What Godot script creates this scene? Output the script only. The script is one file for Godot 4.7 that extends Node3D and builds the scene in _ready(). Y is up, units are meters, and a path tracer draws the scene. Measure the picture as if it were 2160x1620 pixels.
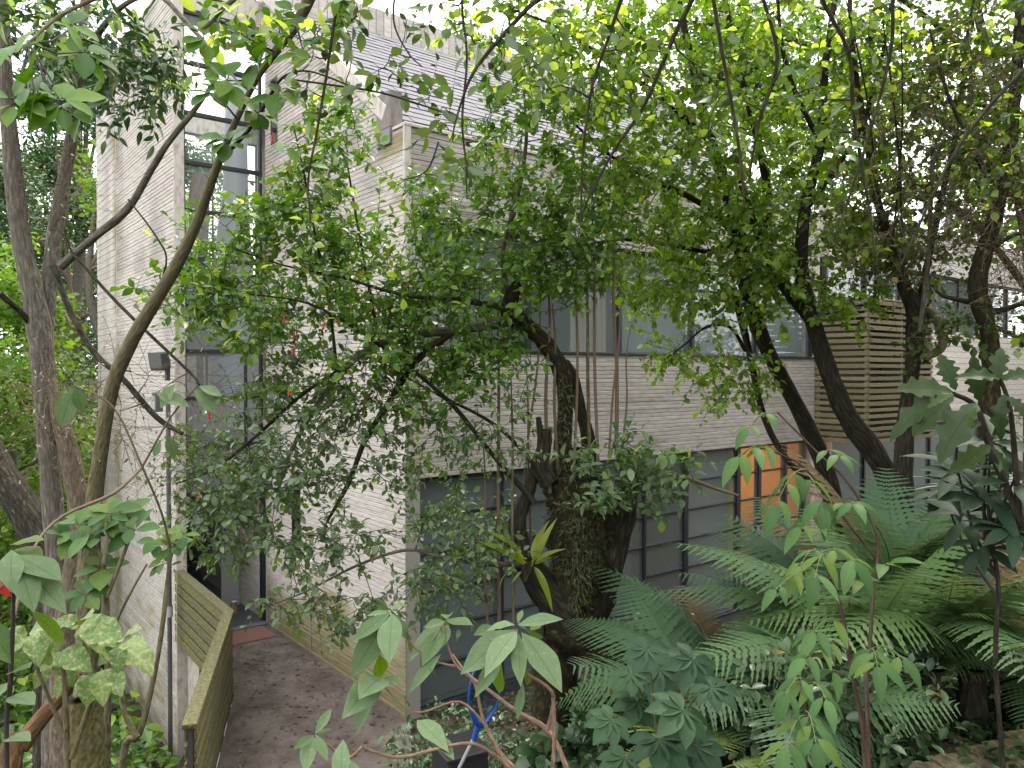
extends Node3D
# A board-marked concrete house seen through the trees of a steep garden.
const EYE := 4.02
const FOCAL := 1640.0
const PITCH := -0.0152
var cam_basis := Basis(Vector3.RIGHT, PITCH)
var rng := RandomNumberGenerator.new()
var M := {}
var noise_a := FastNoiseLite.new()
var noise_b := FastNoiseLite.new()
var house_turn := atan2(0.621, 0.784)
var corner := Vector3(-1.235, 0, -9.0)

# ---------------------------------------------------------------- mesh collecting
class MB:
	var v := PackedVector3Array()
	var n := PackedVector3Array()
	var t := PackedVector2Array()
	var c := PackedColorArray()
	var i := PackedInt32Array()
	var off := Vector3.ZERO
	func vert(p: Vector3, nn: Vector3, uv := Vector2.ZERO, col := Color.WHITE) -> int:
		v.append(p - off); n.append(nn); t.append(uv); c.append(col)
		return v.size() - 1
	func tri(a: int, b: int, d: int) -> void:
		i.append(a); i.append(b); i.append(d)
	func poly(pts: Array, out: Vector3, col := Color.WHITE, uvs := []) -> void:
		var g: Vector3 = (pts[1] - pts[0]).cross(pts[2] - pts[0])
		if g.length_squared() < 1e-14:
			g = out
		var nn := g.normalized()
		if nn.dot(out) < 0.0:
			nn = -nn
		var flip := g.dot(out) > 0.0
		var s := v.size()
		for k in pts.size():
			var p: Vector3 = pts[k]
			var uv: Vector2
			if uvs.size() > k:
				uv = uvs[k]
			elif absf(nn.y) > 0.7:
				uv = Vector2(p.x, p.z)
			elif absf(nn.x) > absf(nn.z):
				uv = Vector2(p.z, p.y)
			else:
				uv = Vector2(p.x, p.y)
			vert(p, nn, uv, col)
		for k in range(1, pts.size() - 1):
			if flip:
				tri(s, s + k + 1, s + k)
			else:
				tri(s, s + k, s + k + 1)
	func mesh() -> ArrayMesh:
		var m := ArrayMesh.new()
		if i.is_empty():
			return m
		var a := []
		a.resize(Mesh.ARRAY_MAX)
		a[Mesh.ARRAY_VERTEX] = v; a[Mesh.ARRAY_NORMAL] = n; a[Mesh.ARRAY_TEX_UV] = t; a[Mesh.ARRAY_COLOR] = c; a[Mesh.ARRAY_INDEX] = i
		m.add_surface_from_arrays(Mesh.PRIMITIVE_TRIANGLES, a)
		return m

# a box with cut edges: centre, half size, axes, width of the cut
func cbox(mb: MB, ctr: Vector3, h: Vector3, bas := Basis(), bev := 0.004, col := Color.WHITE) -> void:
	bev = minf(bev, minf(h.x, minf(h.y, h.z)) * 0.45)
	var P := func(ax: int, sx: float, sy: float, sz: float) -> Vector3:
		var q := Vector3(sx * (h.x - (0.0 if ax == 0 else bev)), sy * (h.y - (0.0 if ax == 1 else bev)), sz * (h.z - (0.0 if ax == 2 else bev)))
		return ctr + bas * q
	var S := [-1.0, 1.0]
	for s in S:
		mb.poly([P.call(0, s, -1, -1), P.call(0, s, 1, -1), P.call(0, s, 1, 1), P.call(0, s, -1, 1)], bas.x * s, col)
		mb.poly([P.call(1, -1, s, -1), P.call(1, 1, s, -1), P.call(1, 1, s, 1), P.call(1, -1, s, 1)], bas.y * s, col)
		mb.poly([P.call(2, -1, -1, s), P.call(2, 1, -1, s), P.call(2, 1, 1, s), P.call(2, -1, 1, s)], bas.z * s, col)
	for s in S:
		for r in S:
			mb.poly([P.call(0, s, r, -1), P.call(1, s, r, -1), P.call(1, s, r, 1), P.call(0, s, r, 1)], bas.x * s + bas.y * r, col)
			mb.poly([P.call(0, s, -1, r), P.call(2, s, -1, r), P.call(2, s, 1, r), P.call(0, s, 1, r)], bas.x * s + bas.z * r, col)
			mb.poly([P.call(1, -1, s, r), P.call(2, -1, s, r), P.call(2, 1, s, r), P.call(1, 1, s, r)], bas.y * s + bas.z * r, col)
			for w in S:
				mb.poly([P.call(0, s, r, w), P.call(1, s, r, w), P.call(2, s, r, w)], bas.x * s + bas.y * r + bas.z * w, col)

func pbox(mb: MB, lo: Vector3, hi: Vector3, bev := 0.003) -> void:
	cbox(mb, (lo + hi) * 0.5, (hi - lo) * 0.5, Basis(), bev)

# a bar from a to b
func bar(mb: MB, a: Vector3, b: Vector3, w: float, hgt: float, up := Vector3.UP, bev := 0.003) -> void:
	var x := (b - a).normalized()
	var z := x.cross(up).normalized()
	cbox(mb, (a + b) * 0.5, Vector3((b - a).length() * 0.5, hgt * 0.5, w * 0.5), Basis(x, z.cross(x), z), bev)

func smooth(pts: Array, sub: int) -> Array:   # Catmull-Rom through Vector4 (position, radius)
	if pts.size() < 3 or sub < 2:
		return pts
	var o := []
	for k in pts.size() - 1:
		var p0: Vector4 = pts[maxi(k - 1, 0)]
		var p1: Vector4 = pts[k]
		var p2: Vector4 = pts[k + 1]
		var p3: Vector4 = pts[mini(k + 2, pts.size() - 1)]
		for j in sub:
			var f := float(j) / sub
			o.append(0.5 * ((2.0 * p1) + (p2 - p0) * f + (2.0 * p0 - 5.0 * p1 + 4.0 * p2 - p3) * f * f + (3.0 * p1 - p0 - 3.0 * p2 + p3) * f * f * f))
	o.append(pts[-1])
	return o

func tube(mb: MB, pts: Array, sides: int, rough := 0.0, cap := true) -> void:
	var cnt := pts.size()
	if cnt < 2:
		return
	var ref := Vector3.ZERO
	var start := mb.v.size()
	var along := 0.0
	for k in cnt:
		var p: Vector4 = pts[k]
		var q := Vector3(p.x, p.y, p.z)
		var a: Vector4 = pts[maxi(k - 1, 0)]
		var b: Vector4 = pts[mini(k + 1, cnt - 1)]
		var dir := Vector3(b.x - a.x, b.y - a.y, b.z - a.z).normalized()
		if k == 0:
			ref = dir.cross(Vector3(0.31, 0.2, 0.93)).normalized()
		ref = (ref - dir * ref.dot(dir)).normalized()
		var bi := dir.cross(ref)
		if k > 0:
			along += q.distance_to(Vector3(a.x, a.y, a.z))
		for s in sides + 1:
			var an := TAU * s / sides
			var o := ref * cos(an) + bi * sin(an)
			var r := p.w
			if rough > 0.0:
				r *= 1.0 + rough * noise_b.get_noise_3dv((q + o * p.w) * 3.2) + rough * 0.5 * noise_b.get_noise_3dv((q + o * p.w) * 11.0)
			mb.vert(q + o * r, o, Vector2(float(s) / sides * maxf(0.1, TAU * pts[0].w), along))
	for k in cnt - 1:
		for s in sides:
			var u := start + k * (sides + 1) + s
			var w := u + sides + 1
			mb.tri(u, w, u + 1); mb.tri(u + 1, w, w + 1)
	if cap:
		for e in [0, cnt - 1]:
			var p: Vector4 = pts[e]
			var q := Vector3(p.x, p.y, p.z)
			var nb: Vector4 = pts[1 if e == 0 else cnt - 2]
			var dir := (q - Vector3(nb.x, nb.y, nb.z)).normalized()
			var cc := mb.vert(q + dir * p.w * 0.15, dir)
			for s in sides:
				var u: int = start + e * (sides + 1) + s
				mb.tri(cc, u, u + 1)

# ---------------------------------------------------------------- objects
var used := {}
func numbered(called: String) -> String:
	used[called] = used.get(called, 0) + 1
	return called if used[called] == 1 else "%s_%03d" % [called, used[called] - 1]

func tag(o: Node3D, label: String, category: String, group := "", kind := "") -> Node3D:
	if label: o.set_meta("label", label)
	if category: o.set_meta("category", category)
	if group: o.set_meta("group", group)
	if kind: o.set_meta("kind", kind)
	return o

func thing(called: String, label: String, category: String, at_pos := Vector3.ZERO, turn := 0.0, group := "") -> Node3D:
	var o := Node3D.new()
	o.name = numbered(called)
	o.position = at_pos
	o.rotation.y = turn
	add_child(o)
	return tag(o, label, category, group)

func part(called: String, mesh: Mesh, mat: Material, parent: Node3D) -> MeshInstance3D:
	var o := MeshInstance3D.new()
	o.name = called
	o.mesh = mesh
	o.material_override = mat
	parent.add_child(o, true)
	return o

func top(called: String, mesh: Mesh, mat: Material) -> MeshInstance3D:
	var o := MeshInstance3D.new()
	o.name = numbered(called)
	o.mesh = mesh
	o.material_override = mat
	add_child(o)
	return o

# where a ray of the photograph's camera is at a given depth
func at(px: float, py: float, d: float) -> Vector3:
	return Vector3(0, EYE, 0) + cam_basis * Vector3((px - 1080.0) / FOCAL * d, -(py - 810.0) / FOCAL * d, -d)

func screen(p: Vector3) -> Vector3:   # x, y in the photograph, depth
	var q := cam_basis.inverse() * (p - Vector3(0, EYE, 0))
	if q.z > -0.05:
		return Vector3(-9999, -9999, -1)
	return Vector3(1080.0 + FOCAL * q.x / -q.z, 810.0 - FOCAL * q.y / -q.z, -q.z)

# ---------------------------------------------------------------- materials
func lin(r: float, g: float, b: float, a := 1.0) -> Color:
	var c := Color(r, g, b).linear_to_srgb()
	c.a = a
	return c

func mat(col: Color, rough := 0.8, spec := 0.5) -> StandardMaterial3D:
	var m := StandardMaterial3D.new()
	m.albedo_color = col
	m.roughness = rough
	m.metallic_specular = spec
	return m

func noise_tex(freq: float, cols: Array, seed_: int, size := 512, fractal := 4) -> NoiseTexture2D:
	var f := FastNoiseLite.new()
	f.noise_type = FastNoiseLite.TYPE_SIMPLEX_SMOOTH
	f.frequency = freq
	f.seed = seed_
	f.fractal_octaves = fractal
	var t := NoiseTexture2D.new()
	t.width = size; t.height = size
	t.seamless = true
	t.noise = f
	var g := Gradient.new()
	g.offsets = PackedFloat32Array()
	var offs := PackedFloat32Array()
	var cc := PackedColorArray()
	for k in cols.size():
		offs.append(float(k) / maxf(1.0, cols.size() - 1.0))
		cc.append(cols[k])
	g.offsets = offs
	g.colors = cc
	t.color_ramp = g
	return t

func bump_tex(freq: float, seed_: int, strength: float, size := 512) -> NoiseTexture2D:
	var f := FastNoiseLite.new()
	f.noise_type = FastNoiseLite.TYPE_SIMPLEX_SMOOTH
	f.frequency = freq
	f.seed = seed_
	f.fractal_octaves = 4
	var t := NoiseTexture2D.new()
	t.width = size; t.height = size
	t.seamless = true
	t.noise = f
	t.as_normal_map = true
	t.bump_strength = strength
	return t

func bark(c0: Color, c1: Color, c2: Color, seed_: int, sc := Vector3(3.0, 0.7, 1.0)) -> StandardMaterial3D:
	var m := mat(Color.WHITE, 0.9, 0.3)
	m.albedo_texture = noise_tex(0.02, [c0, c0.lerp(c1, 0.5), c1, c2], seed_)
	m.uv1_scale = sc
	m.normal_enabled = true
	m.normal_texture = bump_tex(0.03, seed_ + 5, 6.0)
	m.normal_scale = 1.0
	return m

# leaf texture: midrib and side veins over a blotchy blade; u runs along the leaf, v across
func vein_tex(blade: Color, vein: Color, blotch: Color, ribs: int, seed_: int, width := 0.10, blotch_at := 0.25) -> ImageTexture:
	var w := 192
	var h := 96
	var im := Image.create(w, h, false, Image.FORMAT_RGB8)
	var f := FastNoiseLite.new()
	f.seed = seed_
	f.frequency = 0.035
	f.fractal_octaves = 3
	for y in h:
		var t := absf(2.0 * (y + 0.5) / h - 1.0)
		for x in w:
			var s := float(x) / w
			var k := exp(-pow(t / 0.045, 2.0))
			var q := fposmod((s - 0.30 * t - 0.05 * t * t) * ribs, 1.0)
			k = maxf(k, 0.75 * exp(-pow(minf(q, 1.0 - q) / width, 2.0)) * (1.0 - 0.6 * t))
			var nz := f.get_noise_2d(x, y)
			var col := blade.lerp(blotch, smoothstep(blotch_at, blotch_at + 0.35, nz + 0.12 * sin(q * TAU)))
			col = col.lerp(vein, k * 0.75)
			col = col * (1.0 + 0.05 * f.get_noise_2d(x * 4.0, y * 4.0 + 300.0))
			im.set_pixel(x, y, Color(col.r, col.g, col.b).clamp())
	return ImageTexture.create_from_image(im)

func leaf_mat(col: Color, back: Color, rough := 0.42, tex: Texture2D = null, tinted := false) -> StandardMaterial3D:
	var m := mat(col, rough, 0.5)
	m.albedo_texture = tex
	m.backlight_enabled = true
	m.backlight = back
	m.cull_mode = BaseMaterial3D.CULL_DISABLED
	m.vertex_color_use_as_albedo = tinted
	return m

# ---------------------------------------------------------------- leaves
# a blade along +x with its face up: half width, rows, fold at the midrib, droop, lobes round the margin, waviness
func blade(w: float, rows: int, fold: float, curl: float, peak := 0.45, lobes := 0.0, wav := 0.0, cols := 1, uneven := 0.0, sharp := 0.92) -> ArrayMesh:
	var mb := MB.new()
	var grid := []
	var pts := []
	for r in rows + 1:
		var s := float(r) / rows
		var q := pow(s, log(0.5) / log(peak))
		var hw := w * pow(maxf(0.0, sin(PI * q)), sharp)
		if lobes > 0.0:
			hw *= 1.0 - 0.42 * (0.5 + 0.5 * cos(s * lobes * TAU)) * (1.0 if s > 0.12 and s < 0.93 else 0.0)
		if r == 0: hw = 0.012 * w
		if r == rows: hw = 0.004 * w
		var row := []
		for c in range(-cols, cols + 1):
			var t := float(c) / cols
			var y := -curl * s * s + fold * absf(t) * hw + wav * absf(t) * sin(s * 17.0 + t * 2.0) * hw
			row.append(Vector3(s - 0.12 * curl * s * s, y, hw * t * (1.0 + uneven * sin(s * 9.0) * t)))
		pts.append(row)
	for r in rows + 1:
		for c in 2 * cols + 1:
			var px: Vector3 = pts[mini(r + 1, rows)][c] - pts[maxi(r - 1, 0)][c]
			var pz: Vector3 = pts[r][mini(c + 1, 2 * cols)] - pts[r][maxi(c - 1, 0)]
			var nn := pz.cross(px).normalized()
			if nn.y < 0.0: nn = -nn
			if nn.length() < 0.5: nn = Vector3.UP
			grid.append(mb.vert(pts[r][c], nn, Vector2(float(r) / rows, 0.5 + 0.5 * float(c - cols) / cols)))
	var wd := 2 * cols + 1
	for r in rows:
		for c in 2 * cols:
			var a: int = grid[r * wd + c]
			var b: int = grid[(r + 1) * wd + c]
			mb.tri(a, b, a + 1); mb.tri(a + 1, b, b + 1)
	return mb.mesh()

# hand-shaped leaf: lobes round the end of the stalk, stalk end at the origin
func palm_leaf(n: int, w: float, spread: float) -> ArrayMesh:
	var mb := MB.new()
	for k in n:
		var f := float(k) / (n - 1) - 0.5
		var an := f * spread
		var ln := 1.0 - 0.55 * absf(f)
		var one := blade(w, 6, 0.35, 0.22, 0.52, 0.0, 0.06)
		var a := one.surface_get_arrays(0)
		var bs := Basis(Vector3.UP, an)
		var s := mb.v.size()
		for q in a[Mesh.ARRAY_VERTEX].size():
			mb.vert(bs * (a[Mesh.ARRAY_VERTEX][q] * Vector3(ln, ln, ln)) + Vector3(0, 0.004 * (k % 3), 0), bs * a[Mesh.ARRAY_NORMAL][q], a[Mesh.ARRAY_TEX_UV][q])
		for q in a[Mesh.ARRAY_INDEX]:
			mb.i.append(s + q)
	return mb.mesh()

# a fern frond of unit length along +x, arching over, with toothed side leaflets of its own on both sides
func frond_mesh(pairs: int, reach: float, arch: float, seed_: int, lw := 0.085) -> ArrayMesh:
	var mb := MB.new()
	var r := RandomNumberGenerator.new()
	r.seed = seed_
	var spine := func(s: float) -> Vector3:
		return Vector3(s * (1.0 - 0.22 * arch * s), 0.25 * arch * s - 0.75 * arch * s * s, 0.03 * sin(s * 4.0 + seed_))
	var st := []
	for k in 13:
		var p: Vector3 = spine.call(k / 12.0)
		st.append(Vector4(p.x, p.y, p.z, 0.006 * (1.05 - k / 12.0)))
	tube(mb, st, 4, 0.0, false)
	for k in pairs:
		var s := 0.14 + 0.86 * (k + 0.5) / pairs
		var o: Vector3 = spine.call(s)
		var fw: Vector3 = (spine.call(minf(1.0, s + 0.02)) - o).normalized()
		var ln: float = reach * pow(sin(PI * pow((s - 0.08) / 0.94, 0.72)), 0.75) + 0.012
		for side in [-1.0, 1.0]:
			var d: Vector3 = (fw * (0.38 + r.randf() * 0.12) + Vector3(0, -0.10 - r.randf() * 0.22, side)).normalized()
			var up: Vector3 = d.cross(fw * side).normalized()
			if up.y < 0.0: up = -up
			var wdir := up.cross(d).normalized()
			var teeth := 5
			var wid: float = ln * lw + 0.004
			var prev := []
			for q in teeth * 2 + 1:
				var f := float(q) / (teeth * 2)
				var c := o + d * ln * f * (1.0 + r.randf_range(-0.02, 0.02)) + Vector3(0, -0.16 * ln * f * f, 0)
				var hw: float = wid * (1.0 - 0.85 * f) * (1.0 if q % 2 == 0 else 0.45)
				var a := mb.vert(c + wdir * hw + d * hw * 0.5, up, Vector2(f, 0))
				var b := mb.vert(c, up, Vector2(f, 0.5))
				var e := mb.vert(c - wdir * hw + d * hw * 0.5, up, Vector2(f, 1))
				if q > 0:
					mb.tri(prev[0], a, b); mb.tri(prev[0], b, prev[1])
					mb.tri(prev[1], b, e); mb.tri(prev[1], e, prev[2])
				prev = [a, b, e]
	return mb.mesh()

# ---------------------------------------------------------------- woody plants
class Plant:
	var node: Node3D
	var base: Vector3
	var pos := PackedVector3Array()   # skeleton
	var rad := PackedFloat32Array()
	var leaf_x := []                  # Transform3D of each leaf
	var leaf_c := PackedColorArray()
	var twigs: MB
	var r := RandomNumberGenerator.new()

func plant(called: String, label: String, category: String, base: Vector3, seed_: int, group := "") -> Plant:
	var t := Plant.new()
	t.node = thing(called, label, category, base, 0.0, group)
	t.base = base
	t.twigs = MB.new()
	t.twigs.off = base
	t.r.seed = seed_
	return t

# points as [x, y, half width in pixels of the photograph, depth]; the depth may be left out after the first
var slim := 1.0
func limb_points(a: Array, d0: float, d1: float) -> Array:
	var o := []
	for k in a.size():
		var d: float = a[k][3] if a[k].size() > 3 else lerpf(d0, d1, float(k) / maxf(1.0, a.size() - 1.0))
		var p := at(a[k][0], a[k][1], d)
		o.append(Vector4(p.x, p.y, p.z, a[k][2] * slim * d / FOCAL))
	return o

func limb(t: Plant, called: String, m: Material, a: Array, d0: float, d1: float, sides := 10, rough := 0.15, sub := 5) -> void:
	limb_v(t, called, m, limb_points(a, d0, d1), sides, rough, sub)

func limb_v(t: Plant, called: String, m: Material, pts: Array, sides := 10, rough := 0.15, sub := 5) -> void:
	var sm := smooth(pts, sub)
	var mb := MB.new()
	mb.off = t.base
	tube(mb, sm, sides, rough)
	part(called, mb.mesh(), m, t.node)
	for p in sm:
		t.pos.append(Vector3(p.x, p.y, p.z)); t.rad.append(p.w)

func leaf(t: Plant, p: Vector3, dir: Vector3, up: Vector3, ln: float, col: Color) -> void:
	var x := dir.normalized()
	var z := x.cross(up)
	if z.length() < 0.05: z = x.cross(Vector3(0.3, 0.2, 0.9))
	z = z.normalized()
	t.leaf_x.append(Transform3D(Basis(x * ln, z.cross(x) * ln, z * ln), p))
	t.leaf_c.append(col)

func pick(r: RandomNumberGenerator, pal: Array) -> Color:
	var a: Color = pal[r.randi() % pal.size()]
	var b: Color = pal[r.randi() % pal.size()]
	var c := a.lerp(b, r.randf())
	var k := r.randf_range(0.8, 1.2)
	return Color(c.r * k, c.g * k, c.b * k)

# a leafy twig; sp: L leaf length, n leaves, tl length, droop, pal colours, face upward bias
func sprig(t: Plant, p: Vector3, dir: Vector3, sp: Dictionary, scale := 1.0) -> void:
	var r := t.r
	var ln: float = sp.tl * r.randf_range(0.6, 1.3) * scale
	var n: int = maxi(3, int(sp.n * r.randf_range(0.7, 1.3)))
	var q := p
	var d := dir.normalized()
	var steps := 5
	var pts := [Vector4(p.x, p.y, p.z, sp.get("tr", 0.0022))]
	var side := Vector3(r.randfn(), r.randfn(), r.randfn()).normalized() * 0.12
	for k in steps:
		d = (d + side + Vector3(0, -sp.droop * 0.22, 0)).normalized()
		q += d * ln / steps
		pts.append(Vector4(q.x, q.y, q.z, sp.get("tr", 0.0022) * (1.0 - 0.8 * (k + 1.0) / steps)))
	tube(t.twigs, pts, 4, 0.0, false)
	var turn := r.randf() * TAU
	for k in n:
		var f := (k + 0.6) / n
		var ix := minf(f * steps, steps - 0.001)
		var a: Vector4 = pts[int(ix)]
		var b: Vector4 = pts[int(ix) + 1]
		var c := a.lerp(b, ix - int(ix))
		var o := Vector3(c.x, c.y, c.z)
		var fd := Vector3(b.x - a.x, b.y - a.y, b.z - a.z).normalized()
		var s1 := fd.cross(Vector3.UP)
		if s1.length() < 0.1: s1 = fd.cross(Vector3.RIGHT)
		s1 = s1.normalized()
		var s2 := s1.cross(fd)
		turn += PI * 0.76 + r.randfn() * 0.3
		var out := s1 * cos(turn) + s2 * sin(turn) * 0.7
		var ld := (fd * r.randf_range(0.2, 0.7) + out + Vector3(0, -sp.get("hang", 0.1), 0) + Vector3(r.randfn(), r.randfn(), r.randfn()) * 0.22).normalized()
		if k == n - 1: ld = (fd + Vector3(r.randfn(), r.randfn(), r.randfn()) * 0.2).normalized()
		var up: Vector3 = (Vector3(0, sp.get("face", 1.0), 0) + fd * 0.3 + Vector3(r.randfn(), r.randfn(), r.randfn()) * sp.get("tilt", 0.45)).normalized()
		leaf(t, o, ld, up, sp.L * r.randf_range(0.45, 1.3), pick(r, sp.pal) if r.randf() > 0.012 else Color(0.22, 0.17, 0.05))

# clusters: [x, y, rx, ry, depth from, depth to, how many]; each gets a side branch from the nearest wood and leafy twigs at its end
func grow(t: Plant, clusters: Array, sp: Dictionary, up_bias := 0.15, per := 2) -> void:
	var r := t.r
	var goals := []
	for c in clusters:
		for k in int(c[6] * sp.get("many", 1.0)):
			var an := r.randf() * TAU
			var rr := sqrt(r.randf())
			goals.append(at(c[0] + c[2] * rr * cos(an), c[1] + c[3] * rr * sin(an), r.randf_range(c[4], c[5])))
	grow_to(t, goals, sp, up_bias, per)

func grow_to(t: Plant, goals: Array, sp: Dictionary, up_bias := 0.15, per := 2) -> void:
	var r := t.r
	var order := []
	var n0 := t.pos.size()
	for g in goals:
		var best := 1e9
		for k in range(0, n0, 2):
			best = minf(best, g.distance_squared_to(t.pos[k]))
		order.append([best, g])
	order.sort_custom(func(a, b): return a[0] < b[0])
	for e in order:
		var g: Vector3 = e[1]
		var best := 1e9
		var bi := 0
		for k in t.pos.size():
			var dd: float = g.distance_squared_to(t.pos[k])
			if dd < best:
				best = dd; bi = k
		var p := t.pos[bi]
		var ln := sqrt(best)
		var dir := Vector3.UP
		if ln > 0.03:
			var steps := clampi(int(ln / 0.12) + 2, 3, 8)
			var r0 := clampf(t.rad[bi] * 0.7, 0.002, 0.004 + 0.008 * ln)
			var mid := Vector3(r.randfn(), r.randfn() + up_bias * 4.0, r.randfn()) * ln * 0.13
			var pts := []
			for k in steps + 1:
				var f := float(k) / steps
				var q := p.lerp(g, f) + mid * sin(PI * f) + Vector3(r.randfn(), r.randfn(), r.randfn()) * 0.012 * ln * sin(PI * f)
				pts.append(Vector4(q.x, q.y, q.z, lerpf(r0, 0.0018, f)))
				if k > 0:
					t.pos.append(q); t.rad.append(lerpf(r0, 0.0018, f))
			tube(t.twigs, pts, 5, 0.0, false)
			dir = (g - p).normalized()
		for k in per:
			sprig(t, g, (dir * 0.8 + Vector3(r.randfn(), r.randfn() * 0.7 + up_bias, r.randfn()) * 0.7).normalized(), sp)

# leaves that show largest become parts of their own; the rest are one part that nobody could count
func finish(t: Plant, lm: Mesh, tint: Material, variants: Array, wood: Material, single := 60, twig_name := "twigs") -> void:
	if t.twigs.i.size():
		part(twig_name, t.twigs.mesh(), wood, t.node).set_meta("kind", "stuff")
	var rank := []
	for k in t.leaf_x.size():
		var x: Transform3D = t.leaf_x[k]
		var s := screen(x.origin)
		if s.z > 0 and s.x > -20 and s.x < 2180 and s.y > -20 and s.y < 1640:
			rank.append([x.basis.x.length() / s.z, k])
	rank.sort_custom(func(a, b): return a[0] > b[0])
	var own := {}
	for k in mini(single, rank.size()):
		var j: int = rank[k][1]
		own[j] = true
		var best := 0
		var bd := 1e9
		for q in variants.size():
			var vc: Color = variants[q].albedo_color.srgb_to_linear()
			var dd := absf(vc.r - t.leaf_c[j].r) + absf(vc.g - t.leaf_c[j].g) + absf(vc.b - t.leaf_c[j].b)
			if dd < bd:
				bd = dd; best = q
		var o := part("leaf", lm, variants[best], t.node)
		var x: Transform3D = t.leaf_x[j]
		o.transform = Transform3D(x.basis, x.origin - t.base)
	var rest := t.leaf_x.size() - own.size()
	if rest > 0:
		var mm := MultiMesh.new()
		mm.transform_format = MultiMesh.TRANSFORM_3D
		mm.use_colors = true
		mm.mesh = lm
		mm.instance_count = rest
		var w := 0
		for k in t.leaf_x.size():
			if own.has(k): continue
			var x: Transform3D = t.leaf_x[k]
			mm.set_instance_transform(w, Transform3D(x.basis, x.origin - t.base))
			mm.set_instance_color(w, t.leaf_c[k])
			w += 1
		var o := MultiMeshInstance3D.new()
		o.name = "foliage"
		o.multimesh = mm
		o.material_override = tint
		o.set_meta("kind", "stuff")
		t.node.add_child(o, true)

func variants_of(pal: Array, back: Color, rough: float, n := 6) -> Array:
	var r := RandomNumberGenerator.new()
	r.seed = 77
	var o := []
	for k in n:
		var c := pick(r, pal)
		o.append(leaf_mat(lin(c.r, c.g, c.b), back, rough))
	return o

# a leaf of its own on its stalk
func single_leaf(t: Plant, called: String, lm: Mesh, m: Material, p: Vector3, dir: Vector3, up: Vector3, ln: float, stalk := 0.0, wide := 1.0) -> void:
	var x := dir.normalized()
	var z := x.cross(up)
	if z.length() < 0.05: z = x.cross(Vector3(0.3, 0.2, 0.9))
	z = z.normalized()
	var o := part(called, lm, m, t.node)
	var q := p + x * stalk
	o.transform = Transform3D(Basis(x * ln, z.cross(x) * ln, z * ln * wide), q - t.base)
	if stalk > 0.0:
		tube(t.twigs, [Vector4(p.x, p.y, p.z, 0.0018 + 0.004 * ln), Vector4(q.x, q.y, q.z, 0.0012 + 0.003 * ln)], 4, 0.0, false)

# leaves in a ring round the end of a shoot
func whorl(t: Plant, lm: Array, ms: Array, p: Vector3, axis: Vector3, n: int, ln: float, open: float, hang := 0.35, stalk := 0.012) -> void:
	var a := axis.normalized()
	var s1 := a.cross(Vector3(0.2, 0.3, 0.93)).normalized()
	var s2 := a.cross(s1)
	var turn := t.r.randf() * TAU
	for k in n:
		turn += TAU / n * (1.0 + t.r.randf_range(-0.25, 0.25)) + (0.4 if k == n / 2 else 0.0)
		var op := open * t.r.randf_range(0.7, 1.15)
		var d := (a * (1.0 - op) + (s1 * cos(turn) + s2 * sin(turn)) + Vector3(0, -hang * t.r.randf_range(0.4, 1.4), 0)).normalized()
		var up := (Vector3(0, 1, 0.35) + a * 0.6 + Vector3(t.r.randfn(), t.r.randfn(), t.r.randfn()) * 0.2).normalized()
		single_leaf(t, "leaf", lm[t.r.randi() % lm.size()], ms[t.r.randi() % ms.size()], p + a * t.r.randf_range(-0.02, 0.02), d, up, ln * t.r.randf_range(0.7, 1.15), stalk, t.r.randf_range(0.85, 1.15))

# ---------------------------------------------------------------- concrete cast against boards
func conc(a: float, y: float, k: float, tone: float, algae: float) -> Color:
	var c := Color(0.46, 0.43, 0.402)
	var v := 1.0 + 0.13 * noise_a.get_noise_3d(a * 1.3, y * 1.1, k * 17.0) + 0.08 * noise_a.get_noise_3d(a * 5.0, y * 9.0, k * 5.0 + 3.0) + tone
	var streak := noise_a.get_noise_3d(a * 9.0, y * 0.35, k * 31.0 + 9.0)
	v *= 1.0 - 0.30 * smoothstep(0.2, 0.6, streak)
	if k < 3.5 and y > 5.7:
		v *= 1.0 - 0.32 * smoothstep(0.0, 0.45, noise_a.get_noise_3d(a * 6.0, y * 0.5, k * 13.0 + 71.0) + 0.3 * noise_a.get_noise_3d(a * 1.5, y * 1.5, k + 5.0))
	var o := Color(c.r * v, c.g * v, c.b * v)
	if algae > 0.0:
		var g := smoothstep(0.0, 0.5, algae + 0.75 * noise_a.get_noise_3d(a * 3.0, y * 2.0, 40.0 + k) + 0.35 * noise_a.get_noise_3d(a * 14.0, y * 10.0, 50.0 + k) - 0.3)
		o = o.lerp(Color(0.20, 0.168, 0.06), g * 0.85)
	return o

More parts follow.
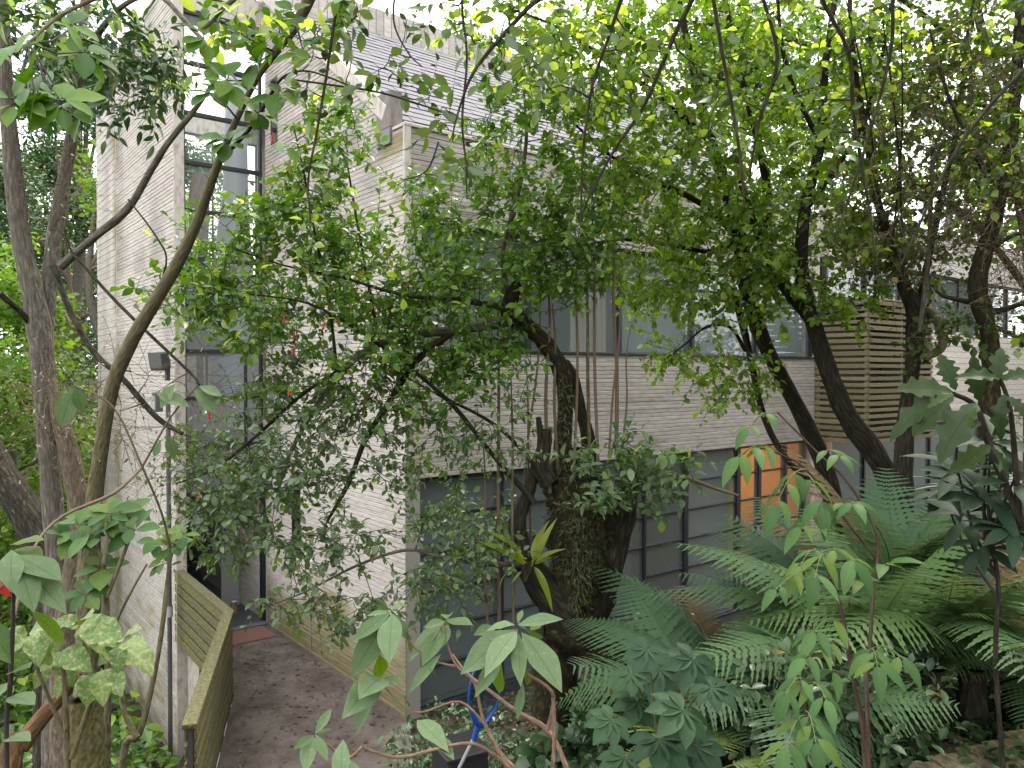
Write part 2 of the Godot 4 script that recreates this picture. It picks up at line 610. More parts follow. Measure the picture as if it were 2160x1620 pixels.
# one course of board-marked concrete; o origin on the face, e along it, nr outward
func course(parent: Node3D, o: Vector3, e: Vector3, nr: Vector3, a0: float, a1: float, y0: float, y1: float, proud: float, k: float, tone: float, stain: Callable) -> void:
	if a1 - a0 < 0.02:
		return
	var mb := MB.new()
	var segs := clampi(int((a1 - a0) / 0.4) + 1, 1, 14)
	var prof := [[y0, -0.012], [y0, proud - 0.004], [y0 + 0.005, proud], [y1 - 0.005, proud], [y1, proud - 0.004], [y1, -0.012]]
	var dirs := [Vector3.DOWN, (nr + Vector3.DOWN).normalized(), nr, (nr + Vector3.UP).normalized(), Vector3.UP]
	for f in 5:
		for s in segs:
			var b0 := lerpf(a0, a1, float(s) / segs)
			var b1 := lerpf(a0, a1, float(s + 1) / segs)
			var q := []
			var st := mb.v.size()
			for w in [[b0, f], [b1, f], [b1, f + 1], [b0, f + 1]]:
				var pr: Array = prof[w[1]]
				var p: Vector3 = o + e * w[0] + Vector3(0, pr[0], 0) + nr * pr[1]
				q.append(p)
				mb.vert(p, dirs[f], Vector2(w[0], pr[0]), conc(w[0], pr[0], k, tone, stain.call(w[0], pr[0])))
			var g: Vector3 = (q[1] - q[0]).cross(q[2] - q[0])
			if g.dot(dirs[f]) > 0.0:
				mb.i.append_array([st, st + 2, st + 1, st, st + 3, st + 2])
			else:
				mb.i.append_array([st, st + 1, st + 2, st, st + 2, st + 3])
	for s in [0, 1]:
		var a := a0 if s == 0 else a1
		var q := []
		for pr in prof:
			q.append(o + e * a + Vector3(0, pr[0], 0) + nr * pr[1])
		mb.poly(q, e * (-1.0 if s == 0 else 1.0), conc(a, y0, k, tone, stain.call(a, y0)))
	part("board", mb.mesh(), M.concrete, parent)

func backing(called: String, lo: Vector3, hi: Vector3, parent: Node3D, m: Material) -> MeshInstance3D:
	var mb := MB.new()
	pbox(mb, lo, hi, 0.006)
	return part(called, mb.mesh(), m, parent)

func frame_bar(called: String, lo: Vector3, hi: Vector3, parent: Node3D) -> void:
	var mb := MB.new()
	pbox(mb, lo, hi, 0.004)
	part(called, mb.mesh(), M.frame, parent)

func house() -> void:
	var no_stain := func(_a, _y): return 0.0
	var h := thing("concrete_house", "board-marked concrete house with steep slate roof and long window bands", "house", corner, house_turn)
	rng.seed = 11
	# side wall with the sloping top: face at x = 0, running back along -z
	var side := backing("side_wall", Vector3(0.0, -0.4, -4.3), Vector3(0.2, 6.86, 0.0), h, M.concrete_joint)
	var gm := MB.new()
	var tri_pts := [Vector3(0.0, 6.86, -0.3), Vector3(0.0, 9.9, -4.3), Vector3(0.0, 6.86, -4.3)]
	gm.poly(tri_pts, Vector3.LEFT)
	gm.poly(tri_pts.map(func(p): return p + Vector3(0.2, 0, 0)), Vector3.RIGHT)
	gm.poly([tri_pts[0], tri_pts[1], tri_pts[1] + Vector3(0.2, 0, 0), tri_pts[0] + Vector3(0.2, 0, 0)], Vector3(0, 1, 1))
	part("gable", gm.mesh(), M.concrete_joint, h)
	var pitch := 0.058
	var y := -0.02
	var side_stain := func(a, yy): return maxf(clampf(1.3 - yy * 0.95 + 0.2 * (2.6 - a) * 0.2, 0.0, 0.95), clampf((yy - 5.9) * 0.9, 0.0, 0.75) if a < 0.75 and yy < 6.9 else 0.0)
	while y < 9.85:
		var z0 := 0.0
		if y > 6.80 and y < 7.25: z0 = 0.55
		elif y >= 7.25: z0 = 0.30 + (y + pitch - 6.95) / 0.745
		var spans := [[z0, 4.3]]
		if y > 7.55 and y < 8.55: spans = [[z0, 3.78], [4.06, 4.3]]
		if y > 1.5 and y < 2.55: spans = [[z0, 2.98], [3.3, 4.3]]
		for sp in spans:
			course(side, Vector3.ZERO, Vector3(0, 0, -1), Vector3.LEFT, sp[0], sp[1], y, y + pitch - 0.006, 0.006 + rng.randf_range(-0.003, 0.003), 1.0, rng.randfn() * 0.035, side_stain)
		y += pitch
	# slot windows in the side wall
	for s in [[3.78, 4.06, 7.55, 8.56], [2.98, 3.3, 1.5, 2.56]]:
		var w := part("slot_window", BoxMesh.new(), M.dark_glass, h)
		w.mesh = MB.new().mesh()
		var mb := MB.new()
		pbox(mb, Vector3(-0.006, s[2] + 0.03, -s[1] + 0.03), Vector3(0.002, s[3] - 0.03, -s[0] - 0.03), 0.001)
		w.mesh = mb.mesh()
		for q in [[s[2], s[2] + 0.03, s[0], s[1]], [s[3] - 0.03, s[3], s[0], s[1]], [s[2], s[3], s[0], s[0] + 0.03], [s[2], s[3], s[1] - 0.03, s[1]]]:
			frame_bar("frame", Vector3(-0.012, q[0], -q[3]), Vector3(0.004, q[1], -q[2]), w)
	# front: courses under and over the long window
	var low := backing("spandrel", Vector3(0.2, 2.77, -0.22), Vector3(8.73, 4.27, 0.0), h, M.concrete_joint)
	var high := backing("window_head_wall", Vector3(0.2, 5.80, -0.22), Vector3(8.73, 6.86, 0.0), h, M.concrete_joint)
	for wall in [[low, 2.77, 4.27], [high, 5.80, 6.84]]:
		y = wall[1]
		var row := 0
		while y < wall[2] - 0.03:
			var cuts := [0.02, 2.9 + rng.randfn() * 0.5, 5.9 + rng.randfn() * 0.5, 8.73] if row % 5 == 0 else [0.02, 4.3 + rng.randfn() * 1.2, 8.73]
			for k in cuts.size() - 1:
				course(wall[0], Vector3.ZERO, Vector3.RIGHT, Vector3.BACK, cuts[k] + 0.002, cuts[k + 1] - 0.002, y, minf(y + pitch, wall[2]) - 0.006, 0.006 + rng.randf_range(-0.003, 0.003), 2.0, rng.randfn() * 0.045, func(a, yy): return clampf((yy - 6.2) * 0.9, 0.0, 0.55) if a < 0.5 else clampf((yy - 6.55) * 1.2, 0.0, 0.3))
			y += pitch
			row += 1
	backing("corner_pier", Vector3(0.0, -0.3, -0.22), Vector3(0.14, 2.77, -0.03), h, M.concrete_plain)
	backing("window_pier", Vector3(0.2, 4.27, -0.22), Vector3(0.24, 5.80, -0.02), h, M.concrete_plain)
	backing("corner_strip", Vector3(-0.018, 2.74, -0.02), Vector3(0.075, 6.875, 0.022), h, M.concrete_plain)
	backing("parapet_coping", Vector3(-0.02, 6.86, -0.26), Vector3(8.75, 6.90, 0.028), h, M.concrete_plain)
	# verge of the roof
	var vb := MB.new()
	var s0 := Vector3(0.05, 7.10, -0.42)
	var s1 := Vector3(0.05, 10.03, -4.36)
	bar(vb, s0, s1, 0.17, 0.20, Vector3.UP, 0.01)
	part("verge_coping", vb.mesh(), M.concrete_plain, h)
	backing("kneeler", Vector3(-0.03, 6.92, -0.62), Vector3(0.15, 7.36, -0.30), h, M.concrete_dark)
	backing("flashing", Vector3(-0.036, 6.72, -0.615), Vector3(0.16, 6.915, -0.29), h, M.lead)
	# slates
	var roof_mb := MB.new()
	roof_mb.poly([Vector3(0.13, 6.90, -0.28), Vector3(8.7, 6.90, -0.28), Vector3(8.7, 9.92, -4.33), Vector3(0.13, 9.92, -4.33)], Vector3(0, 1, 1))
	roof_mb.poly([Vector3(0.13, 6.80, -0.28), Vector3(8.7, 6.80, -0.28), Vector3(8.7, 9.82, -4.33), Vector3(0.13, 9.82, -4.33)], Vector3(0, -1, -1))
	var roof := part("roof", roof_mb.mesh(), M.lead, h)
	var up := (Vector3(0, 9.92 - 6.90, -4.05)).normalized()
	var nrm := Vector3.RIGHT.cross(up).normalized()
	if nrm.y < 0: nrm = -nrm
	var bs := Basis(Vector3.RIGHT, nrm, Vector3.RIGHT.cross(nrm)).rotated(Vector3.RIGHT, -0.05)
	var slates := []
	for k in 3:
		var mb := MB.new()
		cbox(mb, Vector3.ZERO, Vector3(0.1645 - 0.001 * k, 0.006, 0.15), Basis(), 0.002)
		slates.append(mb.mesh())
	var rest := MB.new()
	var made := 0
	for r in 24:
		for c in 26:
			var x := 0.30 + c * 0.332 + (0.166 if r % 2 else 0.0)
			if x > 8.6: continue
			var p := Vector3(x, 6.90, -0.28) + up * (0.10 + r * 0.205) + nrm * (0.014 + rng.randf_range(-0.004, 0.004))
			var b := bs.rotated(nrm, rng.randfn() * 0.012)
			if c < 13 and made < 300:
				var o := part("slate", slates[rng.randi() % 3], M["slate%d" % (rng.randi() % 4)], roof)
				o.transform = Transform3D(b, p)
				made += 1
			else:
				var tone := rng.randf_range(0.85, 1.15)
				cbox(rest, p, Vector3(0.1645, 0.006, 0.15), b, 0.002, Color(tone, tone, tone))
	var ro := part("slate_rows", rest.mesh(), M.slate_many, roof)
	ro.set_meta("kind", "stuff")
	# wall that stands above the slates
	var rw := backing("roof_wall", Vector3(0.0, 9.3, -4.62), Vector3(12.0, 10.36, -4.36), h, M.concrete_joint)
	var xx := 0.02
	while xx < 9.0:
		var mb := MB.new()
		cbox(mb, Vector3(xx + 0.075, 10.03, -4.352), Vector3(0.071, 0.33, 0.012 + rng.randf_range(-0.003, 0.003)), Basis(), 0.004, conc(xx, 10.0, 6.0, rng.randfn() * 0.06, 0.0))
		part("board", mb.mesh(), M.concrete, rw)
		xx += 0.152
	backing("flat_roof", Vector3(1.4, 9.62, -10.0), Vector3(12.0, 9.8, -4.62), h, M.concrete_plain)
	backing("flat_roof", Vector3(-1.2, 9.62, -5.3), Vector3(1.39, 9.8, -4.62), h, M.concrete_plain)
	# rooms
	backing("ground_floor", Vector3(0.2, -0.25, -4.3), Vector3(8.7, 0.02, -0.02), h, M.dark_floor)
	backing("upper_floor", Vector3(0.2, 2.72, -4.3), Vector3(8.7, 2.98, -0.23), h, M.plaster)
	backing("ceiling", Vector3(0.2, 6.3, -4.3), Vector3(8.7, 6.4, -0.23), h, M.plaster)
	backing("rear_wall", Vector3(0.2, -0.2, -4.5), Vector3(12.0, 9.6, -4.3), h, M.plaster)
	backing("end_wall", Vector3(8.73, -0.2, -4.3), Vector3(8.9, 6.86, -0.0), h, M.concrete_plain)
	backing("partition", Vector3(6.40, 0.02, -4.3), Vector3(6.47, 2.72, -0.12), h, M.wood_panel)
	backing("partition", Vector3(4.9, 3.0, -4.3), Vector3(5.0, 6.3, -0.3), h, M.plaster)
	# long window of the upper floor
	var band := Node3D.new()
	band.name = "window_band"
	h.add_child(band)
	var xs := [0.24, 1.90, 3.61, 5.27, 6.99, 8.70]
	for x in xs:
		frame_bar("mullion", Vector3(x - 0.035, 4.30, -0.14), Vector3(x + 0.035, 5.77, -0.04), band)
	frame_bar("sill", Vector3(0.2, 4.262, -0.16), Vector3(8.73, 4.30, 0.03), band)
	frame_bar("head", Vector3(0.2, 5.77, -0.14), Vector3(8.73, 5.81, -0.035), band)
	for k in 5:
		frame_bar("transom", Vector3(xs[k] + 0.036, 5.30, -0.115), Vector3(xs[k + 1] - 0.036, 5.335, -0.06), band)
		var mb := MB.new()
		pbox(mb, Vector3(xs[k] + 0.03, 4.30, -0.094), Vector3(xs[k + 1] - 0.03, 5.77, -0.088), 0.001)
		part("pane", mb.mesh(), M.glass, band)
	for k in [2, 3, 4]:
		var mb := MB.new()
		pbox(mb, Vector3(xs[k] + 0.05, 4.32, -0.21), Vector3(xs[k + 1] - 0.05, 5.28 if k == 2 else 5.75, -0.205), 0.001)
		part("roller_blind", mb.mesh(), M["blind%d" % (k % 2)], band)
	part("curtain", curtain(Vector3(2.86, 4.3, -0.3), 0.72, 1.46, 8), M.curtain, band)
	part("curtain", curtain(Vector3(0.34, 4.3, -0.3), 0.5, 1.46, 6), M.curtain_grey, band)
	# glazing of the lower floor
	var glz := Node3D.new()
	glz.name = "glazed_wall"
	h.add_child(glz)
	var vs := [0.14, 1.45, 2.80, 4.16, 5.12, 6.49, 7.10, 7.90, 8.49]
	var thick := [0.05, 0.03, 0.03, 0.025, 0.05, 0.05, 0.04, 0.035, 0.04]
	for k in vs.size():
		frame_bar("mullion", Vector3(vs[k] - thick[k] + (0.05 if k == 0 else 0.0), 0.02, -0.15), Vector3(vs[k] + thick[k] + (0.03 if k == 0 else 0.0), 2.73, -0.045), glz)
	frame_bar("head", Vector3(0.14, 2.73, -0.15), Vector3(8.7, 2.772, -0.04), glz)
	frame_bar("sill", Vector3(0.14, -0.02, -0.16), Vector3(8.7, 0.022, -0.02), glz)
	for k in vs.size() - 1:
		for r in 6:
			var ya := 2.75 - 0.455 * (r + 1)
			var lo: float = vs[k] + thick[k] + (0.031 if k == 0 else 0.001)
			var hi: float = vs[k + 1] - thick[k + 1] - 0.001
			if r < 5:
				frame_bar("transom", Vector3(lo, ya - 0.016, -0.125), Vector3(hi, ya + 0.016, -0.06), glz)
			var mb := MB.new()
			pbox(mb, Vector3(lo - 0.002, maxf(ya, 0.03), -0.095), Vector3(hi + 0.002, ya + 0.455, -0.089), 0.001)
			part("pane", mb.mesh(), M.glass, glz)
	for q in [[0.2, 1.42, 0], [1.48, 2.77, 0], [5.18, 6.42, 1]]:
		var mb := MB.new()
		pbox(mb, Vector3(q[0], 0.05, -0.2), Vector3(q[1], 2.7, -0.195), 0.001)
		part("roller_blind", mb.mesh(), M.blind_low if q[2] == 0 else M.blind_mid, glz)
	part("curtain", curtain(Vector3(2.86, 0.05, -0.3), 1.26, 2.65, 12), M.curtain_brown, glz)
	# lit room behind the last panes: wooden walls, a shelf and a hanging lamp
	backing("panel_wall", Vector3(6.47, 0.02, -3.0), Vector3(8.72, 2.72, -2.9), h, M.wood_panel)
	backing("panel_wall", Vector3(8.62, 0.02, -2.9), Vector3(8.72, 2.72, -0.16), h, M.wood_panel)
	backing("shelf", Vector3(6.6, 1.55, -2.9), Vector3(8.5, 1.60, -2.6), h, M.wood_panel)
	backing("shelf", Vector3(6.6, 0.8, -2.9), Vector3(8.5, 0.86, -2.45), h, M.wood_panel)
	var lamp := thing("pendant_lamp", "small glowing pendant lamp hanging in the amber room behind the ground-floor glazing", "lamp", corner + Basis(Vector3.UP, house_turn) * Vector3(7.35, 2.72, -1.6))
	var cord := MB.new()
	tube(cord, [Vector4(0, 0, 0, 0.004), Vector4(0, -0.35, 0, 0.004)], 6)
	part("cord", cord.mesh(), M.frame, lamp)
	var bulb := SphereMesh.new()
	bulb.radius = 0.06; bulb.height = 0.12; bulb.radial_segments = 16; bulb.rings = 8
	var b := part("bulb", bulb, M.glow, lamp)
	b.position = Vector3(0, -0.41, 0)
	var ol := OmniLight3D.new()
	ol.name = "lamp_light"
	ol.light_color = Color(1.0, 0.74, 0.30)
	ol.light_energy = 0.5
	ol.light_size = 0.06
	ol.omni_range = 9.0
	ol.omni_attenuation = 2.0
	ol.shadow_enabled = true
	ol.position = Vector3(0, -0.41, 0)
	lamp.add_child(ol)

func curtain(o: Vector3, w: float, hgt: float, folds: int) -> ArrayMesh:
	var mb := MB.new()
	var n := folds * 6
	for k in n + 1:
		var f := float(k) / n
		var z := 0.035 * sin(f * folds * TAU) * (0.8 + 0.3 * sin(f * 9.0))
		var dz := cos(f * folds * TAU)
		var nn := Vector3(-dz * 0.8, 0, 1).normalized()
		mb.vert(o + Vector3(f * w, 0, z * 1.3), nn, Vector2(f * w, 0))
		mb.vert(o + Vector3(f * w, hgt, z), nn, Vector2(f * w, hgt))
	for k in n:
		var a := k * 2
		mb.tri(a, a + 1, a + 2); mb.tri(a + 1, a + 3, a + 2)
	return mb.mesh()

func tower() -> void:
	var h := thing("concrete_tower", "tall narrow concrete wing with glazed entrance hall left of the gabled house", "building", corner, house_turn)
	rng.seed = 12
	var wall := backing("outer_wall", Vector3(-1.35, -2.4, -10.04), Vector3(-1.21, 9.9, -4.40), h, M.concrete_joint)
	var y := -1.95
	var pitch := 0.061
	var row := 0
	while y < 9.85:
		row += 1
		for sp in [[4.385, 8.26], [8.34, 10.05]] if row % 2 else [[4.385, 8.26]]:
			course(wall, Vector3(-1.35, 0, 0), Vector3(0, 0, -1), Vector3.LEFT, sp[0], sp[1], y, y + (pitch if sp[0] < 5.0 else pitch * 2.0) - 0.006, 0.006 + rng.randf_range(-0.003, 0.003), 3.0, rng.randfn() * 0.035, func(a, yy): return 0.62 if absf(a - 8.3) < 0.25 else clampf(0.2 - yy * 0.25, 0.0, 0.6))
		y += pitch
	backing("wall_coping", Vector3(-1.38, 9.9, -10.06), Vector3(-1.18, 9.95, -4.37), h, M.concrete_plain)
	backing("wall_end", Vector3(-1.365, -2.4, -4.40), Vector3(-1.212, 9.9, -4.372), h, M.concrete_plain)
	# glass of the hall
	var ys := [2.16, 2.88, 3.62, 4.34, 5.03, 5.75, 6.47, 7.19, 7.93, 8.69, 9.45]
	frame_bar("mullion", Vector3(-1.21, 0.03, -4.5), Vector3(-1.185, 9.6, -4.42), h)
	frame_bar("mullion", Vector3(-0.055, 0.03, -4.5), Vector3(-0.012, 9.6, -4.42), h)
	frame_bar("mullion", Vector3(-0.30, 2.17, -4.49), Vector3(-0.26, 4.33, -4.43), h)
	for k in ys.size():
		frame_bar("transom", Vector3(-1.184, ys[k] - 0.03, -4.5), Vector3(-0.056, ys[k] + 0.03, -4.42), h)
		if k < ys.size() - 1:
			var mb := MB.new()
			pbox(mb, Vector3(-1.18, ys[k] + 0.03, -4.465), Vector3(-0.06, ys[k + 1] - 0.03, -4.459), 0.001)
			part("pane", mb.mesh(), M.glass, h)
	backing("hall_head", Vector3(-1.21, 9.48, -4.6), Vector3(0.0, 9.9, -4.4), h, M.concrete_plain)
	# walls, floors and the far window inside
	var inner := backing("hall_wall", Vector3(0.0, 0.0, -8.6), Vector3(0.15, 3.0, -4.31), h, M.concrete_joint)
	y = 0.04
	while y < 2.85:
		course(inner, Vector3.ZERO, Vector3(0, 0, -1), Vector3.LEFT, 4.52, 8.6, y, y + 0.07, 0.012 + rng.randf_range(-0.003, 0.003), 4.0, rng.randfn() * 0.04, func(_a, _y): return 0.0)
		y += 0.08
	backing("hall_floor", Vector3(-1.21, -0.3, -10.0), Vector3(0.0, 0.03, -4.38), h, M.dark_floor)
	backing("landing", Vector3(0.0, 2.9, -10.0), Vector3(3.2, 3.05, -4.65), h, M.plaster)
	backing("landing", Vector3(-1.2, 2.9, -10.0), Vector3(-0.01, 3.05, -7.6), h, M.plaster)
	backing("rear_wall_low", Vector3(-1.21, -0.2, -10.04), Vector3(3.2, 6.2, -9.9), h, M.concrete_plain)
	backing("rear_wall_high", Vector3(-1.21, 9.25, -10.04), Vector3(3.2, 9.62, -9.9), h, M.concrete_plain)
	backing("rear_pier", Vector3(-1.21, 6.2, -10.04), Vector3(-0.12, 9.25, -9.9), h, M.concrete_plain)
	backing("rear_pier", Vector3(1.95, 6.2, -10.04), Vector3(3.2, 9.25, -9.9), h, M.concrete_plain)
	backing("far_wall", Vector3(3.2, 0.0, -10.0), Vector3(3.35, 9.6, -4.62), h, M.plaster)
	for yy in [6.22, 6.9, 7.6, 8.4, 9.23]:
		frame_bar("rear_transom", Vector3(-0.12, yy - 0.02, -9.99), Vector3(1.95, yy + 0.02, -9.94), h)
	for x in [-0.1, 0.95, 1.93]:
		frame_bar("rear_mullion", Vector3(x - 0.02, 6.22, -9.992), Vector3(x + 0.02, 9.23, -9.938), h)
	# stair
	for k in 7:
		backing("stair_tread", Vector3(-1.2 + 0.0 * k, 0.2 + k * 0.19, -6.6 - k * 0.26), Vector3(-0.35, 0.235 + k * 0.19, -6.33 - k * 0.26), h, M.frame)
	backing("entrance_door", Vector3(-0.34, 0.03, -5.55), Vector3(-0.03, 2.1, -5.50), h, M.door_grey)
	frame_bar("door_frame", Vector3(-0.05, 0.03, -4.42), Vector3(-0.01, 2.14, -4.36), h)
	# grey flue, dark hood and a turned wooden piece in the hall
	var base := Basis(Vector3.UP, -house_turn)
	var fp: Vector3 = base * (at(492, 650, 14.6) - corner)
	var flue := MB.new()
	tube(flue, smooth([Vector4(fp.x, 3.05, fp.z, 0.42), Vector4(fp.x, 5.2, fp.z, 0.40), Vector4(fp.x + 0.02, 6.6, fp.z, 0.30), Vector4(fp.x + 0.06, 7.7, fp.z, 0.22), Vector4(fp.x + 0.08, 9.6, fp.z, 0.2)], 6), 28, 0.0)
	var bo: Vector3 = Vector3(fp.x, 3.05, fp.z)
	var f := thing("chimney_flue", "pale grey tapering chimney flue standing inside the glazed entrance hall", "chimney", corner + Basis(Vector3.UP, house_turn) * bo, house_turn)
	var fo := part("flue", flue.mesh(), M.flue, f)
	fo.position = -bo
	var op: Vector3 = base * (at(421, 600, 13.9) - corner)
	var ov := MB.new()
	tube(ov, smooth([Vector4(0, 0.0, 0, 0.10), Vector4(0, 0.5, 0, 0.06), Vector4(0, 1.6, 0, 0.07), Vector4(0, 2.7, 0, 0.11), Vector4(0, 3.6, 0, 0.165), Vector4(0, 4.1, 0, 0.17), Vector4(0, 4.45, 0, 0.12), Vector4(0, 4.55, 0, 0.02)], 6), 24, 0.0)
	var sc := thing("wooden_sculpture", "tall brown club-shaped wooden sculpture behind the hall glass", "sculpture", corner + Basis(Vector3.UP, house_turn) * Vector3(op.x, 3.05, op.z))
	part("body", ov.mesh(), M.sculpt, sc)
	var plinth := MB.new()
	cbox(plinth, Vector3(0, 0.02, 0), Vector3(0.16, 0.02, 0.16), Basis(), 0.005)
	part("plinth", plinth.mesh(), M.frame, sc)
	var hp := at(398, 742, 13.0)
	var hd := thing("fireplace_hood", "black metal fireplace hood with flared base inside the entrance hall", "fireplace", Vector3(hp.x, 3.05, hp.z), house_turn)
	var hm := MB.new()
	var lowq := [Vector3(-0.45, 1.30, 0.4), Vector3(0.45, 1.30, 0.4), Vector3(0.45, 1.30, -0.4), Vector3(-0.45, 1.30, -0.4)]
	var hiq := [Vector3(-0.2, 2.1, 0.2), Vector3(0.2, 2.1, 0.2), Vector3(0.2, 2.1, -0.2), Vector3(-0.2, 2.1, -0.2)]
	for k in 4:
		var j := (k + 1) % 4
		hm.poly([lowq[k], lowq[j], hiq[j], hiq[k]], (lowq[k] + lowq[j]) * Vector3(1, 0, 1))
	hm.poly(lowq, Vector3.DOWN)
	part("canopy", hm.mesh(), M.metal_dark, hd)
	var rim := MB.new()
	cbox(rim, Vector3(0, 1.27, 0), Vector3(0.46, 0.03, 0.41), Basis(), 0.004)
	part("rim", rim.mesh(), M.frame, hd)
	var pipe := MB.new()
	tube(pipe, [Vector4(0, 2.1, 0, 0.19), Vector4(0, 2.5, 0, 0.18), Vector4(0, 2.9, 0, 0.17)], 20)
	part("pipe", pipe.mesh(), M.metal_dark, hd)
	var legs := MB.new()
	cbox(legs, Vector3(0, 0.25, 0), Vector3(0.5, 0.25, 0.42), Basis(), 0.01)
	part("hearth", legs.mesh(), M.concrete_dark, hd)
	for s in [-1, 1]:
		var lg := MB.new()
		cbox(lg, Vector3(0.4 * s, 0.87, -0.36), Vector3(0.02, 0.37, 0.02))
		part("post", lg.mesh(), M.frame, hd)

func wing() -> void:
	var h := thing("white_wing", "pale concrete wing with ribbon windows set back behind the right-hand trees", "building", corner + Basis(Vector3.UP, house_turn) * Vector3(11.0, 0, -1.0), house_turn)
	rng.seed = 13
	for q in [[2.75, 5.0, "lower_wall"], [6.5, 7.6, "upper_wall"]]:
		var w := backing(q[2], Vector3(0, q[0], -0.25), Vector3(20, q[1], 0), h, M.concrete_joint)
		var y: float = q[0]
		while y < q[1] - 0.05:
			course(w, Vector3.ZERO, Vector3.RIGHT, Vector3.BACK, 0.0, 20.0, y, minf(y + 0.15, q[1]) - 0.012, 0.012 + rng.randf_range(-0.003, 0.003), 5.0, 0.18 + rng.randfn() * 0.04, func(_a, _y): return 0.0)
			y += 0.15
	for q in [[5.0, 6.5], [0.0, 2.75]]:
		for k in 12:
			var x := k * 1.66
			frame_bar("mullion", Vector3(x, q[0] + 0.04, -0.18), Vector3(x + 0.07, q[1] - 0.04, -0.06), h)
			if k < 11:
				var mb := MB.new()
				pbox(mb, Vector3(x + 0.07, q[0] + 0.04, -0.125), Vector3(x + 1.66, q[1] - 0.04, -0.119), 0.001)
				part("pane", mb.mesh(), M.glass, h)
		frame_bar("sill", Vector3(0, q[0], -0.19), Vector3(20, q[0] + 0.04, -0.05), h)
		frame_bar("head", Vector3(0, q[1] - 0.04, -0.19), Vector3(20, q[1], -0.05), h)
	backing("rear_wall", Vector3(0, -0.2, -4.0), Vector3(20, 7.6, -3.9), h, M.blind0)
	backing("floor_slab", Vector3(0, 2.78, -3.9), Vector3(20, 3.0, -0.26), h, M.plaster)
	backing("roof_slab", Vector3(0, 7.3, -4.0), Vector3(20, 7.45, -0.26), h, M.concrete_plain)
	backing("ground_slab", Vector3(0, -0.3, -3.9), Vector3(20, 0.0, -0.05), h, M.dark_floor)
	# low link between the house and the wing
	var l := thing("link_block", "low rendered wall piece beneath the slatted wooden bay", "wall", corner + Basis(Vector3.UP, house_turn) * Vector3(8.91, 0, -0.9), house_turn)
	backing("wall", Vector3(0, -0.2, -0.3), Vector3(2.08, 2.72, 0), l, M.render_pink)
	backing("pier", Vector3(0.9, -0.2, 0.002), Vector3(1.25, 2.70, 0.2), l, M.concrete_plain)
	backing("roof_slab", Vector3(-0.0, 2.725, -3.2), Vector3(2.08, 2.84, 0.3), l, M.concrete_plain)

func lattice() -> void:
	var h := thing("slatted_bay", "projecting bay screened with weathered horizontal wooden slats", "screen", corner + Basis(Vector3.UP, house_turn) * Vector3(8.75, 2.72, 0.0), house_turn)
	rng.seed = 14
	for p in [Vector3(0.03, 0, 0.06), Vector3(0.03, 0, 0.97), Vector3(1.25, 0, 0.97), Vector3(2.45, 0, 0.97), Vector3(2.45, 0, 0.06)]:
		var mb := MB.new()
		cbox(mb, p + Vector3(0, 1.29, 0), Vector3(0.035, 1.29, 0.035), Basis(), 0.004)
		part("post", mb.mesh(), M.slat1, h)
	backing("floor", Vector3(0.07, 0.03, 0.1), Vector3(2.4, 0.07, 0.93), h, M.slat2)
	backing("inner_wall", Vector3(0.16, 0.08, 0.02), Vector3(2.44, 2.56, 0.06), h, M.slat0)
	backing("inner_wall", Vector3(2.40, 0.08, 0.1), Vector3(2.44, 2.54, 0.93), h, M.slat0)
	backing("bay_roof", Vector3(0.0, 2.585, 0.02), Vector3(2.5, 2.62, 1.0), h, M.slat0)
	for r in 23:
		var y := 0.03 + r * 0.112
		var mb := MB.new()
		cbox(mb, Vector3(0.0 - 0.018, y + 0.036, 0.51), Vector3(0.013, 0.036 + rng.randf_range(-0.006, 0.002), 0.5), Basis(Vector3.RIGHT, rng.randfn() * 0.004), 0.003)
		part("slat", mb.mesh(), M["slat%d" % (rng.randi() % 3)], h)
		var a := 0.0
		for seg in [1.24, 2.49]:
			var m2 := MB.new()
			cbox(m2, Vector3((a + seg) * 0.5, y + 0.036, 1.02), Vector3((seg - a) * 0.5 - 0.003, 0.034 + rng.randf_range(-0.008, 0.004), 0.013), Basis(Vector3.BACK, rng.randfn() * 0.004), 0.003)
			part("slat", m2.mesh(), M["slat%d" % (rng.randi() % 3)], h)
			a = seg

# ---------------------------------------------------------------- ground
func track(v: float, xs: Array, ys: Array) -> float:
	if v <= xs[0]: return ys[0]
	for k in xs.size() - 1:
		if v <= xs[k + 1]:
			var f: float = (v - xs[k]) / (xs[k + 1] - xs[k])
			return lerpf(ys[k], ys[k + 1], f * f * (3.0 - 2.0 * f))
	return ys[-1]

func rail_x(d: float) -> float:   # left edge of the path
	if d < 6.54: return lerpf(-2.3, -2.73, (d - 4.5) / 2.04)
	if d < 9.64: return lerpf(-2.73, -3.53, (d - 6.54) / 3.1)
	if d < 11.74: return lerpf(-3.53, -5.08, (d - 9.64) / 2.1)
	return -5.08 - (d - 11.74) * 0.79

func path_x(d: float) -> float:   # right edge of the path
	if d < 9.0: return lerpf(-0.55, -1.235, (d - 4.5) / 4.5)
	return -1.235 - (d - 9.0) * 0.79

